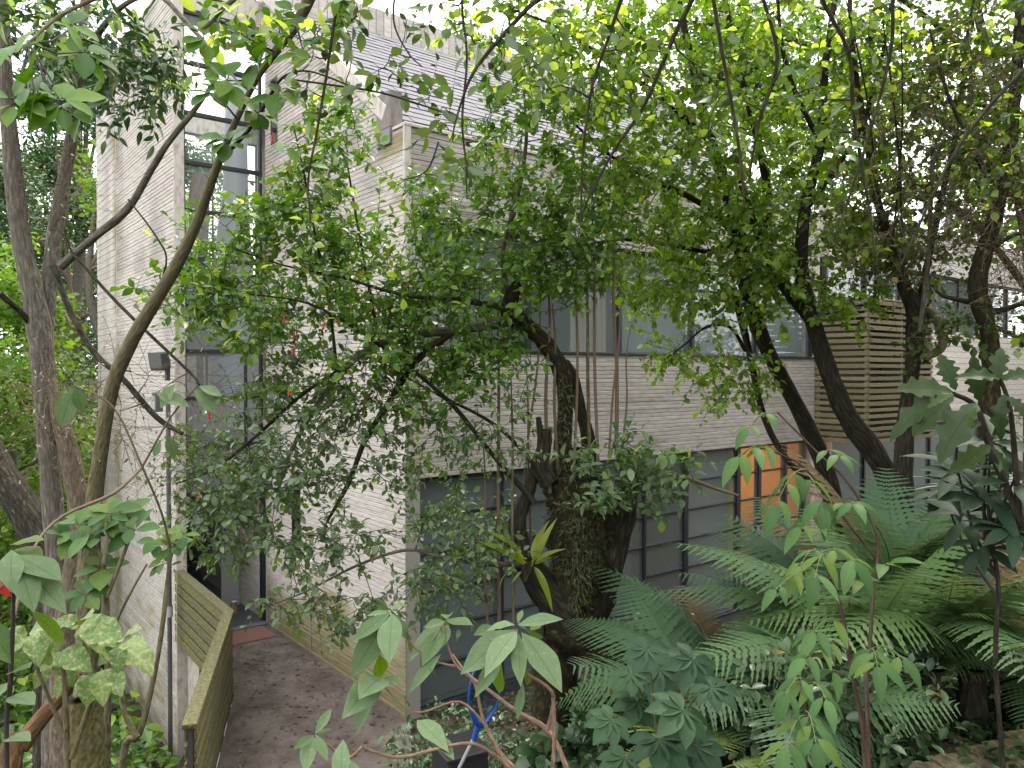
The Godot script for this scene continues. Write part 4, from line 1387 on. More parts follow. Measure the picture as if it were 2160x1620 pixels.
func central_tree() -> void:
	var b := tree_base(1172, 5.2)
	var t := plant("mossy_tree", "old mossy tree with swollen forked trunk and arching leafy branches before the glazing", "tree", b, 101)
	var f := foot(1172, 5.2)
	limb(t, "trunk", M.bark_moss, [[1176, f, 52], [1172, 1600, 44], [1166, 1500, 38], [1176, 1390, 46], [1200, 1290, 50], [1218, 1180, 60], [1220, 1090, 70], [1214, 1020, 60], [1200, 950, 32]], 5.2, 5.15, 30, 0.5, 10)
	limb(t, "trunk", M.bark_dark, [[1225, 1330, 40], [1262, 1230, 44], [1296, 1120, 36], [1318, 1030, 28], [1332, 950, 14]], 5.25, 5.3, 14, 0.25)
	limb(t, "prop_root", M.bark_moss, [[1272, foot(1272, 5.1), 40], [1270, 1560, 28], [1274, 1450, 27], [1290, 1390, 33], [1250, 1350, 40], [1190, 1330, 44], [1150, 1330, 24]], 5.1, 5.1, 14, 0.3)
	limb(t, "branch", M.bark_dark, [[1190, 1300, 44], [1150, 1250, 36], [1116, 1195, 28], [1092, 1140, 22], [1096, 1085, 17], [1120, 1020, 13], [1140, 950, 10], [1136, 880, 6]], 5.1, 5.0, 14, 0.35)
	limb(t, "branch", M.bark_moss, [[1300, 1360, 24], [1340, 1345, 16], [1380, 1320, 7]], 5.1, 5.0, 10, 0.3)
	limb(t, "branch", M.bark_moss, [[1195, 1040, 36], [1186, 950, 20], [1193, 850, 16], [1184, 785, 18], [1148, 722, 17], [1103, 684, 19], [1073, 652, 18], [1092, 596, 12]], 5.15, 4.9, 14, 0.3)
	limb(t, "branch", M.bark_moss, [[1240, 1040, 24], [1244, 950, 16], [1224, 860, 14], [1206, 795, 14], [1188, 765, 12]], 5.2, 5.15, 12, 0.3)
	limb(t, "branch", M.bark_dark, [[1158, 1020, 20], [1140, 980, 22], [1150, 930, 14], [1152, 905, 12]], 5.0, 5.0, 10, 0.35)
	# arching boughs to the left
	limb(t, "branch", M.bark_grey, [[1085, 672, 14], [1010, 690, 10], [880, 705, 9], [800, 725, 8], [735, 770, 7], [665, 860, 6], [610, 960, 4], [585, 1040, 3]], 4.95, 4.7, 8, 0.2)
	limb(t, "branch", M.bark_dark, [[1075, 650, 9], [960, 632, 5], [850, 622, 4], [720, 585, 3], [600, 560, 2], [480, 520, 1.5]], 4.9, 4.6, 7, 0.1)
	limb(t, "branch", M.bark_dark, [[960, 698, 7], [880, 760, 8], [820, 850, 7], [770, 930, 6], [735, 1020, 5], [690, 1100, 3]], 4.9, 4.7, 7, 0.15)
	limb(t, "branch", M.bark_dark, [[1128, 1060, 7], [1040, 960, 5], [960, 860, 5], [870, 780, 4], [760, 700, 3], [650, 640, 2.5], [520, 620, 1.5]], 5.0, 4.5, 7, 0.1)
	limb(t, "branch", M.bark_dark, [[1150, 1010, 5], [1050, 900, 4], [900, 820, 3], [800, 760, 2]], 5.1, 5.3, 6, 0.1)
	limb(t, "branch", M.bark_grey, [[1110, 1190, 7], [1020, 1190, 5], [930, 1175, 4], [860, 1160, 3.5], [760, 1190, 3], [640, 1250, 2], [560, 1280, 1.5]], 5.0, 4.4, 7, 0.1)
	limb(t, "branch", M.bark_dark, [[735, 770, 5], [640, 830, 4], [540, 920, 3.5], [450, 990, 2.5], [370, 1020, 1.5]], 4.75, 4.6, 6, 0.1)
	limb(t, "branch", M.bark_olive, [[1330, 960, 9], [1370, 985, 6], [1440, 1005, 5], [1510, 1030, 4], [1560, 1046, 2.5]], 5.2, 4.6, 7, 0.15)
	limb(t, "branch", M.bark_olive, [[1312, 1035, 7, 5.25], [1280, 1050, 5, 5.0], [1260, 1070, 4, 4.7], [1210, 1075, 3, 4.55], [1165, 1060, 2, 4.4]], 4.9, 4.4, 6, 0.1)
	limb(t, "branch", M.bark_grey, [[1080, 655, 8], [1060, 540, 5], [1090, 420, 5], [1110, 300, 4], [1105, 190, 2.5]], 4.95, 4.8, 7, 0.1)
	limb(t, "branch", M.bark_dark, [[712, 800, 4], [694, 640, 3], [660, 470, 2.5], [640, 360, 2], [620, 270, 1.2]], 4.8, 4.6, 6, 0.1)
	limb(t, "branch", M.bark_dark, [[800, 725, 4], [770, 560, 3], [745, 420, 2.5], [730, 330, 1.5]], 4.85, 4.9, 6, 0.1)
	# water shoots standing on the trunk
	var shoots := [[1160, 1040, 1152, 560, 4.5], [1178, 1000, 1165, 640, 4], [1245, 1000, 1236, 540, 4.5], [1262, 990, 1248, 420, 4], [1300, 960, 1296, 520, 5], [1284, 970, 1310, 640, 3], [1054, 1350, 1050, 640, 4.5], [1085, 1350, 1078, 800, 4], [1120, 1150, 1110, 760, 3], [1210, 1000, 1222, 480, 3.5], [1030, 1330, 1016, 900, 3], [1098, 1200, 1140, 620, 3], [1310, 960, 1330, 690, 2.5]]
	for s in shoots:
		var j := t.r.randfn() * 2.2
		limb(t, "shoot", M.twig_brown if int(s[0]) % 2 == 0 else M.bark_olive, [[s[0], s[1], s[4]], [lerpf(s[0], s[2], 0.4) + j, lerpf(s[1], s[3], 0.4), s[4] * 0.9], [lerpf(s[0], s[2], 0.75) - j, lerpf(s[1], s[3], 0.75), s[4] * 0.7], [s[2], s[3], s[4] * 0.35]], 5.0 + t.r.randf_range(-0.12, 0.2), 4.95, 6, 0.0)
	var sp := {"many": 1.25, "L": 0.060, "n": 10, "tl": 0.20, "droop": 0.15, "pal": FRESH, "face": 1.1, "tilt": 0.6, "tr": 0.0028}
	grow(t, [[560, 540, 170, 120, 4.3, 5.2, 62], [470, 600, 110, 60, 4.3, 4.8, 24], [690, 330, 75, 120, 4.5, 5.0, 34], [640, 480, 80, 90, 4.5, 5.0, 18], [840, 560, 170, 110, 4.6, 5.3, 66], [1000, 540, 90, 120, 4.6, 5.2, 30], [1090, 330, 110, 160, 4.5, 5.2, 62], [1180, 480, 80, 130, 4.6, 5.2, 30], [740, 690, 200, 80, 4.5, 5.2, 66], [950, 780, 120, 80, 4.6, 5.2, 34], [820, 800, 150, 70, 4.5, 5.1, 26], [480, 690, 100, 50, 4.3, 4.9, 14], [1060, 760, 70, 90, 4.6, 5.1, 18], [1110, 600, 60, 60, 4.7, 5.1, 12], [1190, 560, 90, 90, 4.6, 5.2, 26], [960, 640, 90, 60, 4.6, 5.2, 16], [1260, 470, 60, 90, 4.7, 5.2, 14], [900, 430, 70, 60, 4.6, 5.1, 12]], sp, 0.25, 2)
	var sp2 := {"many": 1.05, "L": 0.052, "n": 9, "tl": 0.20, "droop": 0.45, "pal": [Color(0.15, 0.205, 0.115), Color(0.19, 0.25, 0.145), Color(0.125, 0.215, 0.075), Color(0.10, 0.16, 0.08)], "face": 1.2, "tilt": 0.6, "tr": 0.0026, "hang": 0.25}
	grow(t, [[500, 1010, 150, 90, 4.3, 5.0, 66], [480, 1110, 100, 50, 4.3, 4.8, 30], [640, 960, 110, 110, 4.4, 5.0, 40], [700, 1150, 130, 60, 4.3, 4.9, 34], [640, 1270, 90, 30, 4.2, 4.6, 14], [760, 1290, 80, 40, 4.3, 4.8, 18], [760, 860, 130, 70, 4.5, 5.1, 34], [860, 950, 120, 90, 4.6, 5.1, 28], [990, 1110, 110, 70, 4.6, 5.3, 50], [960, 1230, 90, 60, 4.6, 5.2, 30], [420, 960, 80, 50, 4.5, 5.0, 16], [1080, 880, 60, 120, 4.7, 5.2, 14], [640, 800, 100, 60, 4.6, 5.0, 22], [540, 850, 90, 60, 4.5, 5.0, 16], [980, 960, 90, 70, 4.7, 5.2, 16]], sp2, -0.05, 2)
	var sp3 := {"L": 0.072, "n": 9, "tl": 0.2, "droop": 0.2, "pal": [Color(0.10, 0.17, 0.075), Color(0.12, 0.20, 0.085), Color(0.07, 0.14, 0.05)], "face": 1.3, "tilt": 0.4, "tr": 0.0018}
	grow(t, [[1310, 985, 110, 55, 4.5, 5.0, 22], [1250, 1060, 70, 20, 4.3, 4.6, 7], [1420, 985, 70, 30, 4.4, 4.9, 9], [1370, 1050, 60, 20, 4.5, 4.9, 5]], sp3, 0.2, 2)
	# red hanging flowers
	var fm := MB.new()
	tube(fm, [Vector4(0, 0, 0, 0.0012), Vector4(0, -0.022, 0, 0.0012), Vector4(0, -0.024, 0, 0.004), Vector4(0, -0.038, 0, 0.006), Vector4(0, -0.052, 0, 0.004), Vector4(0, -0.056, 0, 0.009), Vector4(0, -0.07, 0, 0.007), Vector4(0, -0.071, 0, 0.002)], 8)
	for q in [[597, 655, 4.4], [620, 690, 4.4], [617, 722, 4.4], [441, 858, 4.4], [612, 338, 4.5], [688, 672, 4.5], [575, 276, 4.5], [612, 808, 4.5]]:
		var o := part("flower", fm.mesh(), M.flower, t.node)
		o.position = at(q[0], q[1], q[2]) - b
		o.rotation = Vector3(t.r.randfn() * 0.15, 0, t.r.randfn() * 0.15)
		var p := at(q[0], q[1], q[2])
		tube(t.twigs, [Vector4(p.x, p.y, p.z, 0.001), Vector4(p.x + 0.01, p.y + 0.09, p.z - 0.02, 0.0012), Vector4(p.x + 0.05, p.y + 0.16, p.z - 0.08, 0.0014)], 4, 0.0, false)
	finish(t, SMALL, M.leaf_fresh, M.set_fresh + M.set_sage, M.twig_dark, 300)
	# shaggy moss and small ferns on the bark
	var tuft := blade(0.10, 2, 0.2, 0.5, 0.4)
	var mm := MultiMesh.new()
	mm.transform_format = MultiMesh.TRANSFORM_3D
	mm.use_colors = true
	mm.mesh = tuft
	mm.instance_count = 7600
	for k in 7600:
		var lane := t.r.randi() % 3
		var py := t.r.randf_range(990, 1330)
		var cx := track(py, [990, 1090, 1180, 1290, 1340], [1205, 1218, 1218, 1198, 1190])
		var hw := track(py, [990, 1090, 1180, 1290, 1340], [52, 68, 60, 50, 46])
		var a := t.r.randf_range(-1.45, 1.45)
		var dd := 5.17
		if lane == 1 and k % 2 == 0:
			py = t.r.randf_range(1330, 1620); cx = track(py, [1330, 1450, 1620], [1250, 1274, 1270]); hw = 30.0; dd = 5.1
		if lane == 2 and k % 3 == 0:
			py = t.r.randf_range(640, 990); cx = track(py, [640, 680, 730, 790, 850, 990], [1076, 1103, 1155, 1186, 1192, 1190]); hw = 17.0; dd = 5.05
		var p := at(cx + sin(a) * hw, py, dd) + Vector3(0, 0, cos(a) * hw * dd / FOCAL)
		var nr := Vector3(sin(a), 0.1, cos(a))
		var dir := (nr * 0.5 + Vector3(t.r.randfn() * 0.4, -0.7 + t.r.randfn() * 0.4, t.r.randfn() * 0.3)).normalized()
		var z := dir.cross(nr).normalized()
		var ln := t.r.randf_range(0.012, 0.05)
		mm.set_instance_transform(k, Transform3D(Basis(dir * ln, z.cross(dir) * ln, z * ln), p - b))
		mm.set_instance_color(k, pick(t.r, [Color(0.045, 0.055, 0.012), Color(0.095, 0.11, 0.02), Color(0.03, 0.026, 0.014), Color(0.03, 0.042, 0.014)]))
	var o := MultiMeshInstance3D.new()
	o.name = "moss"
	o.multimesh = mm
	o.material_override = M.leaf_sage
	o.set_meta("kind", "stuff")
	t.node.add_child(o)

func right_trees() -> void:
	slim = 0.74
	var lim := {"many": 1.2, "L": 0.056, "n": 12, "tl": 0.25, "droop": 0.35, "pal": LIME, "face": 0.8, "tilt": 0.6, "tr": 0.0030, "hang": 0.3}
	var dk := {"many": 1.2, "L": 0.054, "n": 11, "tl": 0.25, "droop": 0.3, "pal": [Color(0.045, 0.085, 0.022), Color(0.075, 0.12, 0.028), Color(0.10, 0.14, 0.03)], "face": 0.8, "tilt": 0.6, "tr": 0.0030, "hang": 0.25}
	# slender double trunk
	var b := tree_base(1770, 7.0)
	var t := plant("leaning_tree", "slim dark trunk leaning left before the concrete wall with lime leaves above", "tree", b, 111)
	limb(t, "trunk", M.bark_dark, [[1772, foot(1770, 7.0), 36], [1768, 1200, 30], [1750, 1020, 26], [1700, 895, 24], [1640, 780, 21], [1598, 690, 22], [1572, 590, 24], [1560, 500, 22], [1540, 420, 20], [1500, 300, 15], [1470, 180, 12], [1440, 40, 9], [1420, -80, 6]], 7.0, 5.6, 14, 0.2)
	limb(t, "branch", M.bark_dark, [[1585, 625, 18], [1600, 520, 15], [1618, 420, 13], [1600, 300, 11], [1560, 150, 9], [1530, 0, 7], [1520, -80, 5]], 6.5, 5.4, 10, 0.15)
	limb(t, "branch", M.bark_dark, [[1752, 1030, 9], [1690, 1000, 9], [1640, 940, 9], [1606, 860, 9], [1580, 740, 10], [1560, 660, 11], [1545, 610, 9]], 6.8, 6.4, 8, 0.15)
	limb(t, "branch", M.bark_dark, [[1560, 500, 12], [1480, 430, 9], [1380, 380, 7], [1290, 330, 5], [1200, 250, 3]], 6.1, 5.2, 8, 0.15)
	limb(t, "branch", M.bark_dark, [[1500, 300, 10], [1400, 210, 7], [1300, 140, 6], [1180, 60, 4], [1080, 20, 3]], 5.8, 4.6, 8, 0.15)
	limb(t, "branch", M.bark_dark, [[1560, 500, 9], [1500, 530, 7], [1430, 520, 6], [1320, 505, 5], [1240, 515, 3]], 6.1, 5.6, 8, 0.15)
	limb(t, "branch", M.bark_dark, [[1572, 740, 6], [1540, 690, 5], [1490, 690, 4], [1440, 730, 3], [1400, 760, 2]], 6.5, 6.0, 6, 0.1)
	grow(t, [[1420, 90, 240, 110, 4.8, 6.2, 70], [1340, 260, 200, 120, 4.6, 6.0, 64], [1500, 330, 170, 130, 5.0, 6.4, 60], [1400, 440, 180, 80, 5.2, 6.4, 48], [1530, 520, 140, 80, 5.4, 6.6, 44], [1480, 620, 120, 60, 5.6, 6.6, 30], [1540, 790, 80, 60, 5.8, 6.6, 22], [1430, 740, 60, 30, 5.8, 6.4, 10], [1230, 120, 150, 100, 4.4, 5.6, 44], [1080, 60, 110, 60, 4.2, 5.0, 20], [1390, 570, 110, 70, 5.2, 6.2, 26], [1310, 400, 90, 70, 5.0, 6.0, 18], [1640, 560, 80, 60, 5.4, 6.4, 16]], lim, 0.1, 2)
	finish(t, BROAD, M.leaf_lime, M.set_lime, M.twig_dark, 240)
	# stout trunk forking to the right of it
	b = tree_base(1900, 6.2)
	t = plant("forked_tree", "stout trunk slanting across the wooden slats with lime foliage above", "tree", b, 112)
	limb(t, "trunk", M.bark_dark, [[1905, foot(1900, 6.2), 44], [1902, 1200, 38], [1890, 1060, 34], [1850, 965, 32], [1795, 890, 30], [1762, 820, 26], [1728, 720, 24], [1700, 630, 20], [1690, 540, 18], [1700, 430, 16], [1730, 300, 13], [1740, 150, 10], [1760, 0, 8], [1770, -80, 5]], 6.2, 5.4, 14, 0.22)
	limb(t, "branch", M.bark_dark, [[1745, 770, 20], [1720, 690, 18], [1660, 610, 17], [1620, 540, 14], [1590, 470, 11], [1560, 380, 8]], 6.0, 5.6, 10, 0.18)
	limb(t, "branch", M.bark_dark, [[1700, 440, 9], [1760, 360, 8], [1820, 260, 7], [1860, 120, 6], [1880, 0, 4]], 5.7, 5.2, 8, 0.15)
	limb(t, "branch", M.bark_dark, [[1730, 300, 8], [1680, 200, 7], [1650, 100, 6], [1640, -20, 4]], 5.5, 5.0, 8, 0.15)
	grow(t, [[1680, 120, 170, 120, 4.8, 6.2, 56], [1720, 300, 160, 110, 5.0, 6.4, 54], [1650, 480, 140, 90, 5.2, 6.4, 40], [1760, 560, 120, 90, 5.2, 6.4, 34], [1820, 420, 120, 110, 5.0, 6.4, 30], [1860, 180, 120, 140, 4.8, 6.2, 34], [1780, 640, 90, 40, 5.2, 6.2, 6], [1660, 640, 80, 60, 5.4, 6.4, 12]], lim, 0.1, 2)
	finish(t, BROAD, M.leaf_lime, M.set_lime, M.twig_dark, 200)
	# dark trunk with a hooked limb
	b = tree_base(1925, 5.7)
	t = plant("hooked_tree", "dark upright trunk with a curled hook-shaped limb beside the slatted bay", "tree", b, 113)
	limb(t, "trunk", M.bark_dark, [[1912, foot(1912, 5.7), 36], [1908, 1150, 28], [1906, 1020, 27], [1908, 930, 25], [1918, 830, 22], [1928, 740, 23], [1930, 660, 24], [1905, 600, 18], [1880, 520, 15], [1850, 420, 12], [1830, 300, 10], [1800, 120, 8], [1790, -60, 5]], 5.7, 5.3, 14, 0.22)
	limb(t, "branch", M.bark_olive, [[1930, 690, 17], [1950, 655, 13], [1975, 675, 13], [1990, 710, 13], [1982, 738, 12], [1962, 750, 10], [1952, 762, 8]], 5.6, 5.4, 10, 0.15)
	limb(t, "branch", M.bark_dark, [[1934, 660, 10], [1960, 540, 9], [1990, 400, 8], [2020, 260, 6], [2040, 80, 5], [2060, -40, 3]], 5.6, 5.2, 8, 0.15)
	limb(t, "branch", M.bark_grey, [[1940, 700, 6], [1956, 560, 6], [1964, 420, 6], [1968, 320, 6], [1966, 314, 5]], 5.2, 4.9, 8, 0.1)
	for s in [[1905, 602, 1862, 40, 3.2], [1882, 525, 1900, 20, 2.6], [1852, 425, 1780, -20, 2.6]]:
		limb(t, "vine_stem", M.bark_dark, [[s[0], s[1], s[4] * 1.2], [(s[0] + s[2]) * 0.5 + 12.0, (s[1] + s[3]) * 0.5, s[4]], [s[2], s[3], s[4] * 0.6]], 5.2, 4.6, 6, 0.0)
	grow(t, [[1950, 420, 110, 130, 4.9, 6.2, 30], [2010, 200, 110, 140, 4.8, 6.0, 32], [1900, 90, 130, 90, 4.8, 6.0, 30], [1860, 520, 80, 60, 5.2, 6.2, 12], [1980, 540, 90, 50, 5.2, 6.2, 10]], dk, 0.1, 2)
	finish(t, BROAD, M.leaf_lime, M.set_lime, M.twig_dark, 90)
	# trunk at the right edge
	b = tree_base(2085, 5.0)
	t = plant("edge_tree", "thick trunk with dead twiggy boughs at the far right of the picture", "tree", b, 114)
	limb(t, "trunk", M.bark_moss, [[2090, foot(2090, 5.0), 44], [2088, 1150, 36], [2086, 1000, 32], [2088, 860, 28], [2092, 760, 26], [2082, 690, 24], [2062, 610, 26], [2074, 540, 24], [2100, 450, 20], [2125, 350, 18], [2140, 220, 16], [2150, 60, 14], [2155, -80, 10]], 5.0, 4.7, 14, 0.22)
	limb(t, "branch", M.bark_dark, [[2076, 660, 14], [2110, 655, 9], [2150, 642, 7], [2200, 625, 4]], 4.95, 4.7, 8, 0.15)
	limb(t, "branch", M.bark_dark, [[2060, 640, 10], [2020, 632, 7], [1985, 622, 5], [1965, 600, 3]], 4.95, 5.0, 8, 0.15)
	limb(t, "branch", M.bark_dark, [[2100, 690, 8], [2140, 710, 6], [2180, 740, 4]], 4.9, 4.8, 8, 0.15)
	limb(t, "branch", M.bark_dark, [[2110, 420, 9], [2060, 330, 7], [2000, 200, 5], [1960, 60, 3]], 4.8, 4.6, 8, 0.15)
	limb(t, "branch", M.bark_dark, [[2070, 540, 8], [2130, 500, 6], [2190, 480, 4]], 4.9, 4.8, 8, 0.15)
	grow(t, [[2090, 120, 110, 150, 4.3, 5.4, 30], [2110, 300, 80, 90, 4.4, 5.2, 16], [2140, 700, 40, 30, 4.6, 4.9, 4], [2010, 690, 60, 50, 4.8, 5.2, 9]], dk, 0.1, 2)
	# bare twigs
	var bare := {"L": 0.03, "n": 3, "tl": 0.35, "droop": 0.1, "pal": [Color(0.07, 0.06, 0.03)], "tr": 0.002}
	grow(t, [[2070, 430, 110, 130, 4.4, 5.2, 70], [2110, 580, 70, 80, 4.6, 5.2, 40], [2050, 200, 110, 160, 4.3, 5.2, 60], [1960, 300, 110, 160, 4.5, 5.4, 60], [1900, 560, 90, 90, 5.0, 5.6, 50], [1820, 350, 110, 200, 4.6, 5.4, 40]], bare, 0.1, 3)
	finish(t, BROAD, M.leaf_lime, M.set_lime, M.twig_brown, 60)
	slim = 1.0

func left_trees() -> void:
	var sp := {"L": 0.11, "n": 7, "tl": 0.2, "droop": 0.25, "pal": FRESH, "face": 0.9, "tilt": 0.5, "tr": 0.002}
	var b := tree_base(120, 4.6)
	var t := plant("grey_tree", "tall grey-brown twin-stemmed tree rising along the left edge", "tree", b, 121)
	limb(t, "trunk", M.bark_grey, [[130, foot(130, 4.6), 38], [124, 1400, 30], [118, 1160, 22], [106, 1000, 20], [94, 860, 20], [86, 720, 24], [70, 620, 21], [48, 520, 19], [32, 400, 18], [18, 260, 15], [10, 120, 13], [6, -60, 10]], 4.6, 4.6, 16, 0.18)
	limb(t, "trunk", M.bark_grey, [[92, 700, 18], [104, 600, 16], [112, 520, 15], [128, 420, 15], [146, 320, 13], [156, 240, 10], [170, 120, 10], [180, -40, 7]], 4.65, 5.0, 14, 0.2)
	limb(t, "trunk", M.bark_brown, [[142, foot(142, 4.5), 36], [142, 1480, 33], [146, 1300, 28], [166, 1120, 21], [152, 990, 20], [126, 880, 17], [104, 800, 12]], 4.55, 4.6, 14, 0.18)
	limb(t, "branch", M.bark_grey, [[128, 562, 9], [200, 500, 8], [268, 442, 8], [318, 360, 7], [352, 305, 6.5], [400, 245, 6], [440, 192, 4]], 4.6, 4.2, 9, 0.15)
	limb(t, "branch", M.bark_dark, [[112, 562, 7], [150, 660, 6], [200, 745, 6], [260, 800, 6], [330, 880, 6], [385, 915, 4]], 4.55, 4.3, 8, 0.12)
	limb(t, "branch", M.bark_dark, [[150, 530, 3], [230, 620, 3.5], [310, 700, 3.5], [400, 785, 3], [420, 812, 2]], 4.5, 4.2, 7, 0.1)
	limb(t, "branch", M.bark_dark, [[0, 620, 6], [40, 655, 6], [80, 700, 8]], 4.4, 4.6, 7, 0.1)
	limb(t, "branch", M.bark_grey, [[172, 120, 8], [250, 20, 6], [330, -10, 5], [400, 55, 5], [450, 110, 4], [500, 170, 2]], 4.9, 4.0, 8, 0.1)
	limb(t, "branch", M.bark_dark, [[118, foot(118, 4.8), 40], [112, 1400, 37], [104, 1260, 34], [80, 1140, 32], [34, 1050, 32], [-10, 975, 29], [-74, 840, 26], [-130, 640, 25], [-180, 400, 18], [-200, 150, 8]], 4.75, 5.2, 12, 0.25)
	limb(t, "branch", M.bark_dark, [[160, 250, 6], [110, 180, 5], [60, 110, 4], [20, 80, 3]], 4.9, 4.2, 7, 0.1)
	limb(t, "branch", M.bark_dark, [[160, 240, 6], [230, 160, 5], [290, 130, 4], [350, 160, 3]], 4.9, 4.8, 7, 0.1)
	var dp := {"L": 0.085, "n": 9, "tl": 0.24, "droop": 0.3, "pal": DEEP + [Color(0.05, 0.12, 0.04)], "face": 0.9, "tilt": 0.5, "tr": 0.0018, "hang": 0.2}
	grow(t, [[210, 90, 120, 80, 4.4, 5.4, 44], [270, 150, 80, 60, 4.4, 5.2, 24], [80, 60, 80, 60, 4.2, 5.2, 20], [340, 170, 50, 50, 4.4, 4.8, 12], [150, 200, 60, 40, 4.4, 5.0, 10]], dp, 0.05, 2)
	# pale tangle of bare twigs low on the stems
	var bare := {"L": 0.03, "n": 2, "tl": 0.5, "droop": 0.25, "pal": [Color(0.2, 0.17, 0.12)], "tr": 0.0014}
	grow(t, [[110, 400, 80, 100, 4.3, 4.7, 14], [120, 840, 110, 80, 4.2, 4.6, 26], [250, 830, 110, 70, 4.2, 4.6, 20], [320, 940, 90, 60, 4.2, 4.6, 14], [420, 800, 40, 60, 4.2, 4.5, 8]], bare, 0.0, 3)
	finish(t, LONG, M.leaf_deep, M.set_deep, M.twig_brown, 120)
	# slanting stem with large glossy leaves
	b = tree_base(190, 4.2)
	t = plant("slanting_tree", "smooth olive stem slanting up across the tower with big glossy leaves at its tips", "tree", b, 122)
	limb(t, "trunk", M.bark_olive, [[178, foot(178, 4.2), 34], [186, 1300, 24], [196, 1090, 17], [213, 950, 15], [236, 820, 14], [270, 735, 14.5], [318, 650, 14], [372, 560, 13], [415, 470, 11], [440, 400, 9.5], [466, 330, 8], [500, 250, 6.5], [540, 170, 6], [580, 110, 9], [625, 50, 11], [660, -20, 12], [690, -110, 12]], 4.2, 3.1, 14, 0.1)
	limb(t, "branch", M.bark_dark, [[466, 335, 5], [520, 280, 4], [560, 220, 4], [595, 165, 3], [650, 150, 2], [740, 182, 2]], 3.6, 3.0, 7, 0.1)
	limb(t, "branch", M.bark_dark, [[300, 690, 3], [350, 560, 2], [330, 500, 2], [270, 420, 1.5]], 3.95, 4.0, 6, 0.1)
	limb(t, "branch", M.bark_olive, [[660, -20, 8], [560, -40, 6], [480, 10, 5], [430, 60, 4], [400, 60, 2]], 3.2, 3.1, 7, 0.1)
	limb(t, "branch", M.bark_olive, [[480, 10, 4], [330, -40, 4], [150, 20, 4], [60, 90, 3], [20, 120, 2]], 3.1, 2.3, 7, 0.1)
	var mats: Array = M.set_big
	for q in [[480, 170, 3.05, 9, 0.115], [545, 130, 3.0, 8, 0.12], [590, 200, 3.0, 7, 0.11], [450, 190, 3.1, 7, 0.10], [640, 110, 2.95, 6, 0.10], [480, 300, 3.3, 9, 0.12], [540, 240, 3.2, 8, 0.10], [520, 80, 3.0, 6, 0.10], [430, 80, 3.1, 6, 0.10], [620, 30, 3.0, 7, 0.10], [740, 40, 2.9, 6, 0.09]]:
		whorl(t, [M.big_leaf], mats, at(q[0], q[1], q[2]), Vector3(t.r.randfn() * 0.4, 0.4, 0.5), q[3], q[4], 0.85, 0.3)
		t.pos.append(at(q[0], q[1], q[2])); t.rad.append(0.003)
	for q in [[25, 110, 2.2, 5, 0.09], [70, 190, 2.2, 8, 0.105], [30, 215, 2.25, 6, 0.10], [130, 215, 2.3, 7, 0.11], [165, 235, 2.35, 5, 0.10], [175, 110, 2.6, 6, 0.10], [150, 60, 2.8, 5, 0.09]]:
		whorl(t, [M.big_leaf], mats, at(q[0], q[1], q[2]), Vector3(t.r.randfn() * 0.4, 0.3, 0.6), q[3], q[4], 0.85, 0.25)
		var p := at(q[0], q[1], q[2])
		var n := at(60, 90, 2.4)
		tube(t.twigs, [Vector4(n.x, n.y, n.z, 0.003), Vector4((n.x + p.x) * 0.5, (n.y + p.y) * 0.5 - 0.02, (n.z + p.z) * 0.5, 0.003), Vector4(p.x, p.y, p.z, 0.002)], 5, 0.0, false)
	for q in [[480, 170, 540, 170, 3.05], [545, 130, 580, 110, 3.05], [450, 190, 500, 250, 3.2], [640, 110, 625, 50, 3.0], [520, 80, 580, 110, 3.05], [430, 80, 430, 60, 3.1], [740, 40, 690, -100, 3.0], [540, 240, 520, 280, 3.3]]:
		var p := at(q[0], q[1], q[4])
		var n := at(q[2], q[3], q[4] + 0.1)
		tube(t.twigs, [Vector4(n.x, n.y, n.z, 0.005), Vector4(p.x, p.y, p.z, 0.0025)], 5, 0.0, false)
	grow(t, [[300, 600, 40, 60, 3.9, 4.1, 3], [360, 620, 30, 60, 3.9, 4.1, 3], [500, 60, 90, 50, 2.9, 3.3, 8], [640, 60, 70, 50, 2.8, 3.2, 6]], {"L": 0.06, "n": 6, "tl": 0.15, "droop": 0.1, "pal": FRESH, "tr": 0.0014}, 0.1, 2)
	finish(t, SMALL, M.leaf_fresh, M.set_fresh, M.twig_dark, 30)

